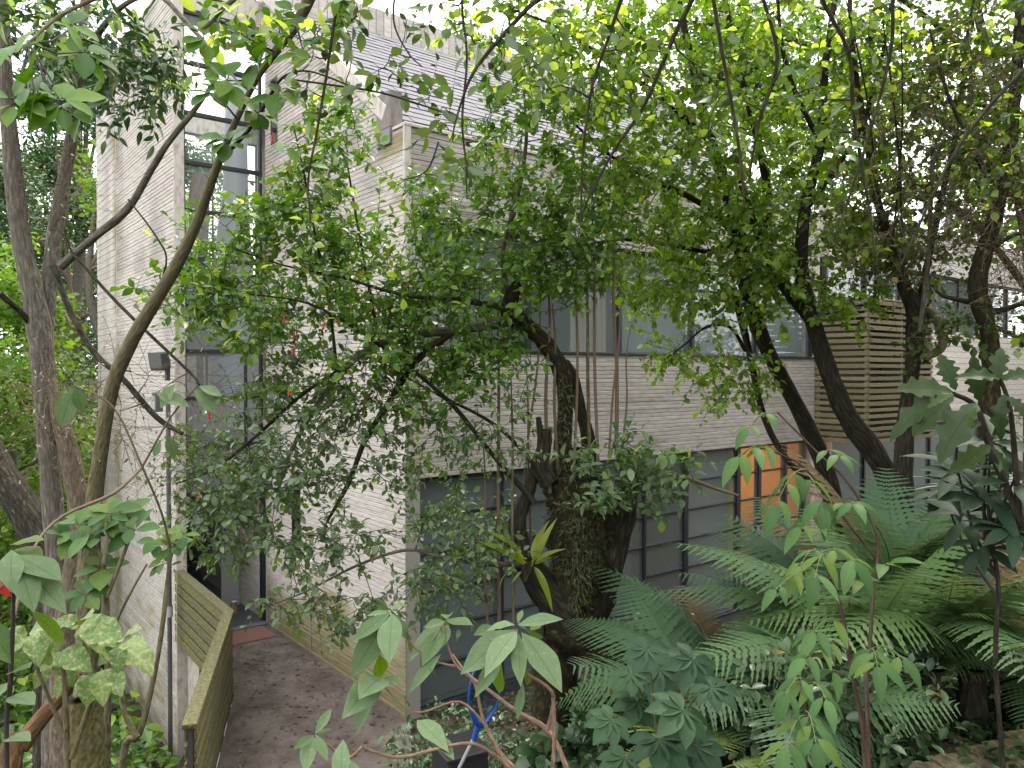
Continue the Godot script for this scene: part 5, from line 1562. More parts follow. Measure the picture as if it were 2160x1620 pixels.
# long stems that hang into the picture from a bough overhead
func hanging_tree() -> void:
	var b := tree_base(2700, 3.4)
	var t := plant("overhanging_tree", "dark whip-like stems with sparse oval leaves hanging from a bough overhead", "tree", b, 131)
	var f := at(2700, 785, 3.4)
	limb_v(t, "trunk", M.bark_dark, [Vector4(b.x, b.y - 0.1, b.z, 0.11), Vector4(b.x - 0.05, b.y + 1.5, b.z, 0.09), Vector4(b.x - 0.3, b.y + 3.0, b.z, 0.075), Vector4(b.x - 1.1, b.y + 3.9, b.z + 0.2, 0.05), Vector4(1.0, 6.2, -2.9, 0.035), Vector4(-0.2, 6.0, -2.8, 0.025), Vector4(-1.1, 5.8, -2.8, 0.012)], 10, 0.2)
	var bough := t.pos.size()
	for q in [
		[[[735, -120, 3], [712, 0, 3], [690, 150, 3], [668, 280, 2.6], [650, 380, 2.2], [655, 470, 1.4]], 2.8],
		[[[1000, -120, 4], [975, 0, 3], [985, 120, 2.6], [975, 250, 2.6], [982, 340, 2], [985, 420, 1.4]], 2.7],
		[[[1180, -60, 6], [1110, 20, 5], [1030, 110, 4], [990, 170, 3], [960, 260, 2], [955, 300, 1.2]], 2.7],
		[[[596, 165, 2], [690, 178, 2.4], [800, 195, 2.4], [900, 225, 2.2], [972, 252, 2]], 2.85],
		[[[1330, -80, 5], [1290, 60, 4], [1250, 180, 3], [1230, 320, 2.6], [1225, 480, 1.6]], 3.2],
		[[[1480, -60, 6], [1420, 80, 5], [1360, 220, 4], [1300, 310, 3.4], [1250, 400, 2.6], [1220, 470, 1.6]], 3.4],
		[[[1500, -60, 4], [1520, 90, 4], [1540, 200, 3.4], [1560, 320, 3], [1570, 430, 2]], 3.2],
		[[[1600, -60, 4], [1640, 120, 4], [1600, 260, 3], [1580, 380, 2]], 3.4],
		[[[1720, -60, 5], [1790, 110, 4], [1800, 240, 4], [1830, 420, 3], [1850, 560, 2]], 3.6],
		[[[1890, -60, 4], [1880, 100, 4], [1840, 260, 3], [1790, 420, 2.4], [1760, 520, 1.6]], 3.4],
		[[[2190, 120, 5], [2090, 220, 4], [2010, 330, 4], [1950, 450, 3], [1900, 560, 2]], 3.2],
		[[[840, -80, 2.6], [830, 40, 2.2], [860, 110, 1.8], [890, 140, 1.2]], 2.8],
		[[[925, 300, 2], [900, 360, 1.8], [850, 380, 1.4]], 2.75]]:
		var pts := limb_points(q[0], q[1], q[1] - 0.1)
		if q[0][0][1] < 0.0:
			var p0 := Vector3(pts[0].x, pts[0].y, pts[0].z)
			var best := 0
			for k in bough:
				if p0.distance_squared_to(t.pos[k]) < p0.distance_squared_to(t.pos[best]): best = k
			var n := t.pos[best]
			var m := n.lerp(p0, 0.5) + Vector3(0, 0.08, 0)
			pts = [Vector4(n.x, n.y, n.z, pts[0].w * 1.5), Vector4(m.x, m.y, m.z, pts[0].w * 1.2)] + pts
		limb_v(t, "hanging_stem", M.bark_dark, pts, 6, 0.0)
	var sp := {"L": 0.062, "n": 5, "tl": 0.13, "droop": 0.25, "pal": [Color(0.06, 0.125, 0.03), Color(0.085, 0.155, 0.034), Color(0.045, 0.085, 0.03)], "face": 0.6, "tilt": 0.6, "tr": 0.0014, "hang": 0.3}
	grow(t, [[690, 90, 50, 80, 2.7, 2.9, 6], [640, 200, 60, 60, 2.7, 2.9, 6], [760, 120, 70, 70, 2.7, 2.9, 5], [860, 130, 60, 60, 2.7, 2.9, 5], [930, 300, 60, 80, 2.6, 2.8, 6], [880, 180, 50, 40, 2.7, 2.9, 4], [660, 400, 30, 60, 2.7, 2.9, 4], [1010, 60, 60, 60, 2.6, 2.8, 6], [1120, 120, 90, 100, 2.8, 3.3, 9], [1300, 150, 110, 120, 3.0, 3.5, 12], [1560, 160, 120, 150, 3.1, 3.6, 12], [1800, 180, 120, 160, 3.2, 3.7, 12], [1000, 340, 40, 60, 2.6, 2.8, 4], [960, 20, 60, 30, 2.6, 2.8, 5], [780, 10, 60, 30, 2.7, 2.9, 6]], sp, -0.05, 1)
	# crown over the viewpoint, above the frame
	sp.n = 12
	sp.tl = 0.3
	sp.L = 0.085
	grow(t, [[300, -500, 500, 260, 2.6, 4.6, 60], [1000, -450, 500, 240, 2.4, 4.6, 80], [1700, -450, 500, 240, 2.6, 4.6, 80], [1200, -1400, 1200, 500, 2.0, 3.4, 110]], sp, 0.1, 2)
	finish(t, SMALL, M.leaf_hang, M.set_hang, M.twig_dark, 200)

# trees standing far off: two kinds built once, then copied
func far_tree(label: String, p: Vector3, hgt: float, wide: float, pal: Array, tint: String, seed_: int, n: int) -> Node3D:
	var t := plant("woodland_tree", label, "tree", p, seed_, "woodland trees round the house")
	var r := t.r
	limb_v(t, "trunk", M.bark_grey, [Vector4(p.x, p.y - 0.2, p.z, hgt * 0.022), Vector4(p.x + r.randfn() * 0.15, p.y + hgt * 0.3, p.z, hgt * 0.017), Vector4(p.x + r.randfn() * 0.3, p.y + hgt * 0.6, p.z + r.randfn() * 0.3, hgt * 0.011), Vector4(p.x + r.randfn() * 0.4, p.y + hgt * 0.93, p.z, hgt * 0.003)], 9, 0.15)
	var lobes := []
	for k in 16:
		var an := r.randf() * TAU
		var yy := r.randf_range(0.22, 0.97)
		var rr: float = wide * sin(PI * clampf(yy * 0.85 + 0.1, 0.0, 1.0)) * r.randf_range(0.35, 0.9)
		var c := p + Vector3(cos(an) * rr, hgt * yy, sin(an) * rr)
		lobes.append([c, r.randf_range(0.18, 0.34) * wide])
		var j := 2 + r.randi() % (t.pos.size() - 3)
		var s := t.pos[mini(j, int(yy * t.pos.size()))]
		var m := s.lerp(c, 0.5) + Vector3(0, 0.2, 0)
		tube(t.twigs, [Vector4(s.x, s.y, s.z, hgt * 0.006), Vector4(m.x, m.y, m.z, hgt * 0.004), Vector4(c.x, c.y, c.z, hgt * 0.0015)], 5, 0.0, false)
	for k in n:
		var l: Array = lobes[r.randi() % lobes.size()]
		var d := Vector3(r.randfn(), r.randfn() * 0.75, r.randfn())
		var q: Vector3 = l[0] + d.normalized() * l[1] * pow(r.randf(), 0.45) * 1.35
		leaf(t, q, Vector3(r.randfn(), r.randfn() * 0.4, r.randfn()), Vector3.UP + Vector3(r.randfn(), 0, r.randfn()) * 0.4, r.randf_range(0.16, 0.30), pick(r, pal))
	finish(t, CLUMP, M["leaf_" + tint], M["set_" + tint], M.twig_brown, 0)
	return t.node

func woodland() -> void:
	var a := far_tree("bright green broadleaf tree in the woodland left of the tower", Vector3(-13.5, ground(-13.5, -17), -17), 9.0, 2.8, LIME + FRESH, "lime", 141, 1500)
	var c := far_tree("darker tall tree in the woodland beyond the house", Vector3(-17.5, ground(-17.5, -24), -24), 14.0, 3.6, DEEP + [Color(0.08, 0.13, 0.04)], "deep", 142, 4200)
	var spots := [
		[a, -9.6, -14.2, 0.75, 0.9, "bright shrubby tree nearest the tower's left edge"],
		[a, -16.0, -21.0, 1.1, 2.0, "bright green tree behind the twin-stemmed grey tree"],
		[a, -11.0, -21.5, 1.15, 3.3, "bright green tree rising just left of the tower edge"],
		[a, -20.0, -20.0, 1.2, 4.4, "bright tree at the left frame edge of the woodland"],
		[c, -13.0, -28.0, 1.0, 1.0, "dark tall tree far behind the tower on the left"],
		[c, -25.0, -30.0, 1.2, 2.5, "dark tall tree furthest left in the woodland"],
		[c, -24.0, -42.0, 1.2, 0.7, "distant dark tree between the grey tree's two stems"],
		[a, -28.0, -46.0, 1.7, 1.7, "distant bright tree low behind the grey trunk"],
		[c, -20.5, -46.0, 1.1, 3.9, "distant dark tree close to the tower's left edge"],
		[a, -33.0, -44.0, 1.8, 4.9, "distant bright tree at the extreme left edge"],
		[a, -11.5, -16.5, 1.0, 2.2, "bright tree filling the gap beside the tower's outer edge"],
		[a, -17.5, -17.5, 1.3, 3.6, "tall bright tree behind the left edge's grey stems"],
		[c, -22.0, -22.0, 1.0, 1.4, "dark tree closing the view at the left edge"],
		[c, -19.0, -34.0, 1.3, 5.0, "dark tree on the rising ground left of the tower"],
		[a, -12.0, -11.0, 0.6, 5.6, "low bright tree below the grey tree's branches"],
		[a, -15.0, -14.5, 0.8, 0.3, "bright low tree at the left frame edge"],
		[c, 9.0, -30.0, 1.25, 0.4, "dark tree showing above the slate roof ridge"],
		[a, 21.0, -23.5, 1.5, 1.3, "bright tree behind the pale wing at right"],
		[c, 30.0, -27.0, 1.1, 2.2, "dark tree behind the far end of the pale wing"],
		[a, 16.0, -27.0, 1.5, 2.9, "bright tree over the roof of the pale wing"]]
	for s in spots:
		var o: Node3D = s[0].duplicate()
		o.name = numbered("woodland_tree")
		add_child(o)
		o.position = Vector3(s[1], ground(s[1], s[2]) - 0.1, s[2])
		o.rotation.y = s[4]
		o.scale = Vector3.ONE * s[3]
		o.set_meta("label", s[5])
	var r := RandomNumberGenerator.new()
	r.seed = 77
	var mm := MultiMesh.new()
	mm.transform_format = MultiMesh.TRANSFORM_3D
	mm.use_colors = true
	mm.mesh = CLUMP
	mm.instance_count = 6000
	for k in 6000:
		var d := r.randf_range(9.5, 60.0) if k % 3 == 0 else r.randf_range(9.5, 30.0)
		var x := rail_x(d) - 0.8 - r.randf() * (d * 0.55 + 2.0) if d < 17.0 else r.randf_range(-d * 1.0, -d * 0.40)
		var ln := r.randf_range(0.15, 0.32) * (1.0 + d * 0.02)
		mm.set_instance_transform(k, Transform3D(Basis(Vector3.UP, r.randf() * TAU).scaled(Vector3.ONE * ln), Vector3(x, ground(x, -d) + r.randf() * (0.5 + d * 0.04), -d)))
		mm.set_instance_color(k, pick(r, LIME + FRESH + DEEP))
	var ug := MultiMeshInstance3D.new()
	ug.name = "undergrowth"
	ug.multimesh = mm
	ug.material_override = M.leaf_fresh
	add_child(ug)
	tag(ug, "bright leafy undergrowth covering the rising ground left of the tower", "undergrowth", "", "stuff")
	# trees outside the frame that the panes mirror
	for s in [[c, 10.0, -2.5, 0.95, 0.2, "nearest tall tree right of the frame, mirrored in the hall glass"], [c, 14.5, 2.5, 1.05, 1.2, "second tall tree right of the frame, mirrored in the upper panes"], [c, 13.5, -7.5, 0.95, 2.2, "tall tree off the frame by the pale wing, mirrored in the lower panes"], [c, 18.0, -2.0, 1.1, 3.1, "furthest tall tree off the frame to the right"], [a, 11.0, 1.5, 1.2, 4.0, "bright tree off the frame to the right of the deck"], [c, 9.0, -5.8, 0.8, 4.6, "dense tree just outside the frame beside the ferns"], [c, 10.5, -10.5, 0.85, 0.9, "dense tree outside the frame before the wing's far windows"], [a, 8.0, 1.0, 1.1, 2.6, "leafy tree beside the deck outside the frame"], [c, 15.5, -5.0, 1.15, 5.5, "tall tree outside the frame between two others on the right"], [c, -7.0, 6.0, 0.9, 5.0, "tall tree behind the viewpoint to the left"]]:
		var o: Node3D = s[0].duplicate()
		o.name = numbered("woodland_tree")
		add_child(o)
		o.position = Vector3(s[1], ground(s[1], s[2]) - 0.1, s[2])
		o.rotation.y = s[4]
		o.scale = Vector3.ONE * s[3]
		o.set_meta("label", s[5])

# ---------------------------------------------------------------- garden plants
func leaf_to(t: Plant, lm: Mesh, m: Material, a: Vector3, b: Vector3, wide := 1.0, roll := 0.0, called := "leaf") -> void:
	var d := b - a
	var view := (Vector3(0, EYE, 0) - a).normalized()
	var up := (Vector3.UP * 0.8 + view * 0.7).normalized().rotated(d.normalized(), roll)
	single_leaf(t, called, lm, m, a, d, up, d.length(), 0.0, wide)

func stem(t: Plant, m: Material, a: Array, d0: float, d1: float, called := "stem") -> void:
	limb(t, called, m, a, d0, d1, 7, 0.06, 4)

func garden_materials() -> void:
	M.flower = mat(lin(0.55, 0.02, 0.035), 0.5)
	var tex := vein_tex(Color(0.86, 0.88, 0.84), Color(1, 1, 0.95), Color(0.78, 0.83, 0.76), 13, 3)
	var soft := vein_tex(Color(0.86, 0.88, 0.84), Color(0.62, 0.66, 0.58), Color(0.95, 0.97, 0.94), 15, 5, 0.12)
	M.big_leaf = blade(0.30, 8, 0.22, 0.16, 0.50, 0.0, 0.05, 2)
	M.set_big = []
	for c in [Color(0.10, 0.22, 0.03), Color(0.15, 0.29, 0.04), Color(0.07, 0.16, 0.03), Color(0.19, 0.32, 0.045)]:
		M.set_big.append(leaf_mat(lin(c.r, c.g, c.b), Color(0.85, 0.9, 0.3), 0.5, tex))
	M.soft_leaf = [blade(0.165, 12, 0.25, 0.16, 0.50, 0.0, 0.06, 2, 0.0, 1.05), blade(0.18, 12, 0.32, 0.24, 0.48, 0.0, 0.08, 2, 0.0, 1.05), blade(0.15, 12, 0.2, 0.08, 0.52, 0.0, 0.05, 2, 0.0, 1.1)]
	M.set_soft = []
	for c in [Color(0.16, 0.225, 0.125), Color(0.20, 0.27, 0.155), Color(0.125, 0.185, 0.09)]:
		M.set_soft.append(leaf_mat(lin(c.r, c.g, c.b), Color(0.6, 0.7, 0.35), 0.6, soft))
	M.lime_soft = leaf_mat(lin(0.16, 0.23, 0.03), Color(0.9, 1.0, 0.3), 0.5, soft)
	var va := vein_tex(lin(0.13, 0.20, 0.06), lin(0.27, 0.31, 0.14), lin(0.24, 0.26, 0.12), 9, 8, 0.11, -0.05)
	var vb := vein_tex(lin(0.11, 0.19, 0.06), lin(0.24, 0.29, 0.13), lin(0.30, 0.29, 0.16), 9, 12, 0.10, 0.08)
	M.set_varieg = [leaf_mat(Color.WHITE, Color(0.6, 0.65, 0.35), 0.45, va), leaf_mat(Color.WHITE, Color(0.6, 0.65, 0.35), 0.45, vb)]
	M.crinkle = [blade(0.36, 16, 0.12, 0.30, 0.42, 0.0, 0.12, 3), blade(0.33, 16, 0.2, 0.42, 0.45, 0.0, 0.14, 3)]
	M.leaflet = [blade(0.17, 8, 0.3, 0.22, 0.42, 0.0, 0.03, 1), blade(0.19, 8, 0.24, 0.36, 0.40, 0.0, 0.05, 1)]
	M.set_leaflet = []
	for c in [Color(0.095, 0.185, 0.068), Color(0.125, 0.225, 0.078), Color(0.075, 0.15, 0.052), Color(0.15, 0.225, 0.06)]:
		M.set_leaflet.append(leaf_mat(lin(c.r, c.g, c.b), Color(0.7, 0.85, 0.35), 0.5, tex))
	M.aralia = palm_leaf(7, 0.25, 4.3)
	M.set_aralia = [leaf_mat(lin(0.032, 0.07, 0.038), Color(0.35, 0.5, 0.3), 0.5, tex), leaf_mat(lin(0.044, 0.09, 0.045), Color(0.35, 0.5, 0.3), 0.52, tex)]
	M.oak_leaf = [blade(0.30, 34, 0.14, 0.26, 0.52, 5.0, 0.06, 3), blade(0.27, 34, 0.22, 0.42, 0.5, 4.0, 0.08, 3)]
	M.set_oak = [leaf_mat(lin(0.045, 0.074, 0.027), Color(0.6, 0.7, 0.35), 0.72, soft), leaf_mat(lin(0.065, 0.10, 0.035), Color(0.6, 0.7, 0.35), 0.72, soft), leaf_mat(lin(0.04, 0.066, 0.028), Color(0.5, 0.6, 0.35), 0.5, soft)]
	M.gloss_leaf = [blade(0.15, 8, 0.25, 0.22, 0.5, 0.0, 0.03, 1)]
	M.set_gloss = [leaf_mat(lin(0.020, 0.045, 0.024), Color(0.25, 0.35, 0.2), 0.5, tex), leaf_mat(lin(0.026, 0.052, 0.028), Color(0.25, 0.35, 0.2), 0.55, tex)]
	M.set_fern = []
	for c in [Color(0.050, 0.096, 0.048), Color(0.068, 0.125, 0.052), Color(0.098, 0.165, 0.058), Color(0.14, 0.195, 0.055), Color(0.12, 0.075, 0.035)]:
		M.set_fern.append(leaf_mat(lin(c.r, c.g, c.b), Color(0.36, 0.44, 0.26), 0.5))
	M.fronds = [frond_mesh(26, 0.24, 0.55, 1), frond_mesh(28, 0.22, 0.8, 2), frond_mesh(24, 0.26, 0.35, 3), frond_mesh(26, 0.23, 1.05, 4)]
	for m in M.set_fern + M.set_aralia + M.set_oak + M.set_gloss + M.set_soft + M.set_leaflet + M.set_varieg:
		m.metallic_specular = 0.3
	M.strap = [blade(0.06, 10, 0.6, 0.35, 0.35, 0.0, 0.0, 1), blade(0.07, 10, 0.5, 0.75, 0.35, 0.0, 0.0, 1)]
	M.set_strap = [leaf_mat(lin(0.13, 0.19, 0.025), Color(0.8, 0.9, 0.2), 0.35), leaf_mat(lin(0.19, 0.23, 0.03), Color(0.8, 0.9, 0.2), 0.35)]

func soft_shrub() -> void:
	var b := tree_base(1130, 2.25, 0.1)
	var t := plant("soft_leaved_shrub", "grey-green shrub with big downy drooping leaves and pinkish stems in the foreground", "shrub", b, 201)
	var f := foot(1130, 2.25)
	for q in [
		[[[1140, f, 14], [1120, 1760, 11], [1095, 1640, 9], [1055, 1588, 8], [1020, 1520, 6], [1000, 1440, 5], [960, 1400, 4], [935, 1330, 3], [938, 1312, 3]], 2.3, 2.6],
		[[[1130, f, 14], [1215, 1720, 11], [1195, 1620, 9], [1155, 1540, 9], [1090, 1500, 7], [1030, 1455, 6], [985, 1420, 5], [955, 1380, 4]], 2.25, 2.5],
		[[[1155, 1540, 8], [1168, 1470, 6], [1142, 1440, 6], [1112, 1420, 5], [1096, 1370, 4], [1090, 1325, 4]], 2.3, 2.3],
		[[[1095, 1640, 8], [1040, 1590, 7], [990, 1568, 6], [920, 1580, 6], [850, 1597, 6], [800, 1590, 5], [765, 1575, 4]], 2.3, 2.15],
		[[[1020, 1525, 5], [970, 1480, 4], [900, 1500, 4], [870, 1500, 4], [830, 1470, 3], [802, 1432, 3]], 2.4, 2.5],
		[[[960, 1405, 4], [920, 1395, 4], [870, 1360, 4], [840, 1310, 3], [826, 1292, 3]], 2.5, 2.55],
		[[[765, 1575, 5], [730, 1600, 5], [690, 1570, 4], [662, 1552, 3]], 2.15, 2.1],
		[[[1165, 1640, 8], [1170, 1540, 7], [1166, 1470, 6]], 2.2, 2.2]]:
		for e in q[0]: e[2] *= 0.62
		stem(t, M.bark_pink, q[0], q[1], q[2])
	var S: Array = M.set_soft
	var L: Array = M.soft_leaf
	var k := 0
	for q in [
		# front ring
		[1092, 1318, 1182, 1295, 2.3, 2.24], [1086, 1318, 1020, 1318, 2.3, 2.32], [1092, 1315, 1102, 1282, 2.32, 2.4], [1088, 1328, 976, 1410, 2.3, 2.14], [1090, 1332, 1020, 1402, 2.28, 2.12], [1094, 1336, 1096, 1442, 2.28, 2.1], [1100, 1334, 1192, 1444, 2.28, 2.12], [1058, 1384, 1002, 1462, 2.3, 2.2], [1104, 1440, 1090, 1516, 2.28, 2.2], [1096, 1322, 1140, 1330, 2.3, 2.5],
		# left ring
		[826, 1288, 868, 1262, 2.5, 2.6], [826, 1290, 740, 1350, 2.5, 2.4], [828, 1294, 815, 1384, 2.5, 2.3], [820, 1292, 770, 1292, 2.5, 2.5], [822, 1294, 738, 1432, 2.5, 2.4], [832, 1296, 866, 1352, 2.52, 2.5], [834, 1290, 800, 1262, 2.5, 2.7],
		# middle ring
		[940, 1308, 996, 1312, 2.6, 2.5], [938, 1310, 900, 1316, 2.6, 2.5], [936, 1314, 855, 1380, 2.6, 2.5], [940, 1316, 888, 1400, 2.6, 2.45], [942, 1306, 948, 1280, 2.6, 2.8], [945, 1318, 925, 1366, 2.6, 2.5], [998, 1340, 1050, 1318, 2.6, 2.7], [930, 1380, 858, 1456, 2.5, 2.4],
		# low left ring
		[800, 1432, 735, 1492, 2.5, 2.3], [800, 1434, 846, 1432, 2.5, 2.4], [798, 1434, 742, 1548, 2.5, 2.4], [806, 1430, 770, 1440, 2.5, 2.3],
		# lowest ring
		[664, 1550, 622, 1576, 2.1, 2.0], [664, 1550, 700, 1490, 2.1, 2.15], [660, 1552, 640, 1620, 2.1, 2.0], [668, 1552, 700, 1530, 2.1, 2.2], [730, 1600, 760, 1660, 2.1, 2.0], [724, 1560, 712, 1660, 2.05, 1.95], [665, 1548, 690, 1600, 2.1, 2.0], [905, 1545, 960, 1590, 2.3, 2.2], [880, 1520, 940, 1560, 2.35, 2.2]]:
		leaf_to(t, L[k % 3], S[(k * 7) % 3], at(q[0], q[1], q[4]), at(q[2], q[3], q[5]), 1.0 + 0.25 * sin(k * 2.3), 0.3 * sin(k * 1.7))
		k += 1
	for q in [[1118, 1330, 1142, 1312, 2.32], [858, 1330, 870, 1362, 2.5], [905, 1410, 930, 1430, 2.45], [800, 1380, 806, 1440, 2.5], [850, 1470, 868, 1486, 2.4], [1058, 1400, 1042, 1470, 2.35], [1112, 1410, 1116, 1440, 2.35]]:
		leaf_to(t, L[0], M.lime_soft, at(q[0], q[1], q[4]), at(q[2], q[3], q[4] + 0.05), 1.3)
	finish(t, SMALL, M.leaf_fresh, M.set_fresh, M.bark_pink, 0)

func compound(t: Plant, a: Vector3, b: Vector3, pairs: int, ln: float, droop: float) -> void:
	var r := t.r
	var d := b - a
	var pts := []
	for k in 6:
		var f := k / 5.0
		var p := a + d * f + Vector3(0, 0.18 * d.length() * sin(PI * f) , 0)
		pts.append(Vector4(p.x, p.y, p.z, 0.0028 - 0.0016 * f))
	tube(t.twigs, pts, 5, 0.0, false)
	var side := d.cross(Vector3.UP).normalized()
	for k in pairs:
		var f := 0.4 + 0.55 * k / maxf(1.0, pairs - 1.0)
		var p := a + d * f + Vector3(0, 0.18 * d.length() * sin(PI * f), 0)
		for s in [-1.0, 1.0]:
			var ld: Vector3 = (side * s + d.normalized() * 0.55 + Vector3(0, -droop * r.randf_range(0.6, 1.3), 0)).normalized()
			var up: Vector3 = (Vector3.UP + side * s * 0.3 + Vector3(r.randfn(), 0, r.randfn()) * 0.15 + Vector3(0, 0, 0.4)).normalized()
			single_leaf(t, "leaflet", M.leaflet[r.randi() % 2], M.set_leaflet[r.randi() % 4], p, ld, up, ln * r.randf_range(0.8, 1.15), 0.008)
	single_leaf(t, "leaflet", M.leaflet[1], M.set_leaflet[r.randi() % 4], b, (d.normalized() + Vector3(0, -droop, 0)), Vector3(0, 1, 0.4), ln * 1.1, 0.008)

func pinnate_shrub() -> void:
	var b := tree_base(1825, 2.75, 0.08)
	var t := plant("pinnate_shrub", "young shrub with drooping light green paired leaflets on dark stems before the ferns", "shrub", b, 202)
	var f := foot(1825, 2.75)
	for q in [
		[[[1830, f, 6], [1822, 1560, 5.5], [1806, 1460, 5], [1790, 1380, 4.5], [1778, 1300, 4], [1752, 1220, 4], [1735, 1165, 3]], 2.75, 2.8],
		[[[1838, f, 6], [1830, 1530, 5], [1828, 1420, 4.5], [1834, 1370, 4], [1842, 1250, 3.5], [1850, 1130, 3], [1790, 1020, 3], [1730, 960, 2], [1640, 870, 2]], 2.75, 3.3],
		[[[1700, 1640, 5], [1698, 1560, 4], [1700, 1480, 4], [1704, 1440, 3]], 2.5, 2.5],
		[[[1850, 1180, 3], [1770, 1080, 3], [1700, 990, 2.5], [1650, 960, 2], [1590, 940, 1.6]], 3.1, 3.1]]:
		stem(t, M.bark_stem, q[0], q[1], q[2])
	for q in [
		[1735, 1165, 1690, 1190, 2.8, 2, 0.135, 0.8], [1735, 1165, 1800, 1180, 2.75, 2, 0.14, 0.8], [1740, 1170, 1720, 1215, 2.7, 2, 0.125, 0.9], [1752, 1220, 1640, 1240, 2.7, 3, 0.10, 0.9], [1778, 1290, 1870, 1190, 2.8, 2, 0.13, 0.7],
		[1780, 1320, 1720, 1330, 2.7, 2, 0.12, 0.8], [1785, 1370, 1700, 1385, 2.65, 3, 0.115, 0.9], [1834, 1370, 1850, 1400, 2.65, 3, 0.13, 0.7], [1834, 1370, 1900, 1385, 2.7, 2, 0.12, 0.7], [1800, 1440, 1690, 1440, 2.65, 2, 0.11, 0.8],
		[1704, 1440, 1660, 1460, 2.5, 2, 0.11, 0.9], [1704, 1442, 1740, 1470, 2.5, 2, 0.11, 0.9], [1700, 1500, 1720, 1560, 2.4, 3, 0.12, 1.0], [1700, 1510, 1660, 1570, 2.4, 2, 0.12, 1.0],
		[1650, 960, 1560, 960, 3.1, 3, 0.15, 0.9], [1700, 990, 1640, 1060, 3.0, 3, 0.15, 0.8], [1700, 1000, 1730, 1060, 3.0, 2, 0.15, 0.8], [1770, 1080, 1690, 1110, 3.0, 3, 0.13, 0.9], [1770, 1080, 1800, 1060, 3.0, 2, 0.12, 0.8], [1640, 880, 1580, 900, 3.2, 2, 0.12, 0.9], [1730, 960, 1770, 960, 3.2, 2, 0.11, 0.7]]:
		compound(t, at(q[0], q[1], q[4]), at(q[2], q[3], q[4] - 0.12), q[5], q[6] * 0.82, q[7] * t.r.randf_range(0.55, 1.1))
	finish(t, SMALL, M.leaf_fresh, M.set_fresh, M.twig_green, 0)

func fern(label: String, px: float, d: float, n: int, ln: float, rise: float, seed_: int, tone := -1, crown := 0.0, from := 0.0, to := TAU) -> void:
	var b := tree_base(px, d)
	var t := plant("fern", label, "fern", b, seed_, "ferns on the slope")
	var top_p := b + Vector3(0, 0.06 + crown, 0)
	if crown > 0.0:
		limb_v(t, "stump", M.bark_dark, [Vector4(b.x, b.y - 0.1, b.z, 0.09), Vector4(b.x, b.y + crown * 0.6, b.z, 0.07), Vector4(b.x, b.y + crown, b.z, 0.06)], 10, 0.4)
	for k in n:
		var an := from + (to - from) * (k + t.r.randf_range(-0.3, 0.3)) / n
		var el := rise * t.r.randf_range(0.6, 1.25)
		var x := Vector3(cos(an) * cos(el), sin(el), sin(an) * cos(el))
		var z := x.cross(Vector3.UP).normalized()
		var y := z.cross(x)
		var roll := t.r.randfn() * 0.25
		var l := ln * t.r.randf_range(0.75, 1.15)
		var o := part("frond", M.fronds[t.r.randi() % 4], M.set_fern[4 if t.r.randf() < 0.06 else ((tone if tone >= 0 else t.r.randi() % 3) if t.r.randf() < 0.7 else t.r.randi() % 3)], t.node)
		o.transform = Transform3D(Basis(x * l, y.rotated(x, roll) * l, z.rotated(x, roll) * l), top_p - b + x * 0.02)

func ferns() -> void:
	fern("large dark fern arching beneath the orange-lit panes", 1570, 4.6, 16, 1.15, 0.8, 301, 0, 0.4)
	fern("grey-green fern with overlapping fronds left of the pinnate shrub", 1500, 4.0, 12, 0.95, 0.6, 302, 0, 0.2)
	fern("tall fern with upright fronds in front of the dark trunks", 1880, 4.5, 17, 1.3, 1.1, 303, 0, 0.75)
	fern("broad tree fern behind the pinnate shrub's stems", 1790, 4.0, 15, 1.05, 0.9, 304, 1, 0.4)
	fern("bright fern with fanned fronds at the right frame edge", 2215, 3.6, 11, 0.8, 0.75, 305, 2, 0.35)
	fern("yellowish fern with low spreading fronds near the bottom edge", 1500, 3.1, 8, 0.5, 0.35, 306, 3, 0.12)
	fern("mid-green fern between the pinnate shrub and the black pedestal", 1970, 3.9, 15, 1.05, 0.9, 307, 2, 0.45)
	fern("small fern growing at the foot of the mossy trunk", 1125, 3.9, 8, 0.42, 0.6, 308, 1, 0.1)
	fern("fern low behind the yellowish spreading one", 1640, 3.5, 10, 0.7, 0.6, 309, 0, 0.18)
	fern("dim fern in front of the brown-curtained glazing", 1400, 5.6, 11, 0.85, 0.6, 310, 0, 0.2)
	fern("fern tucked beside the far right trunk", 2050, 4.6, 13, 1.0, 0.85, 311, 0, 0.8)
	fern("lush fern arching above the deck edge at lower right", 2050, 3.9, 13, 0.85, 0.7, 313, 2, 0.42)
	fern("fern with drooping fronds below the black pedestal", 2140, 4.2, 12, 0.9, 0.6, 314, 1, 0.5)
	fern("tall dim fern crowding the slanting trunk's foot", 1750, 5.0, 14, 1.05, 0.85, 315, 0, 0.9)
	fern("fern half hidden under the left railing", 250, 4.0, 8, 0.5, 0.5, 312, 0, 0.8)

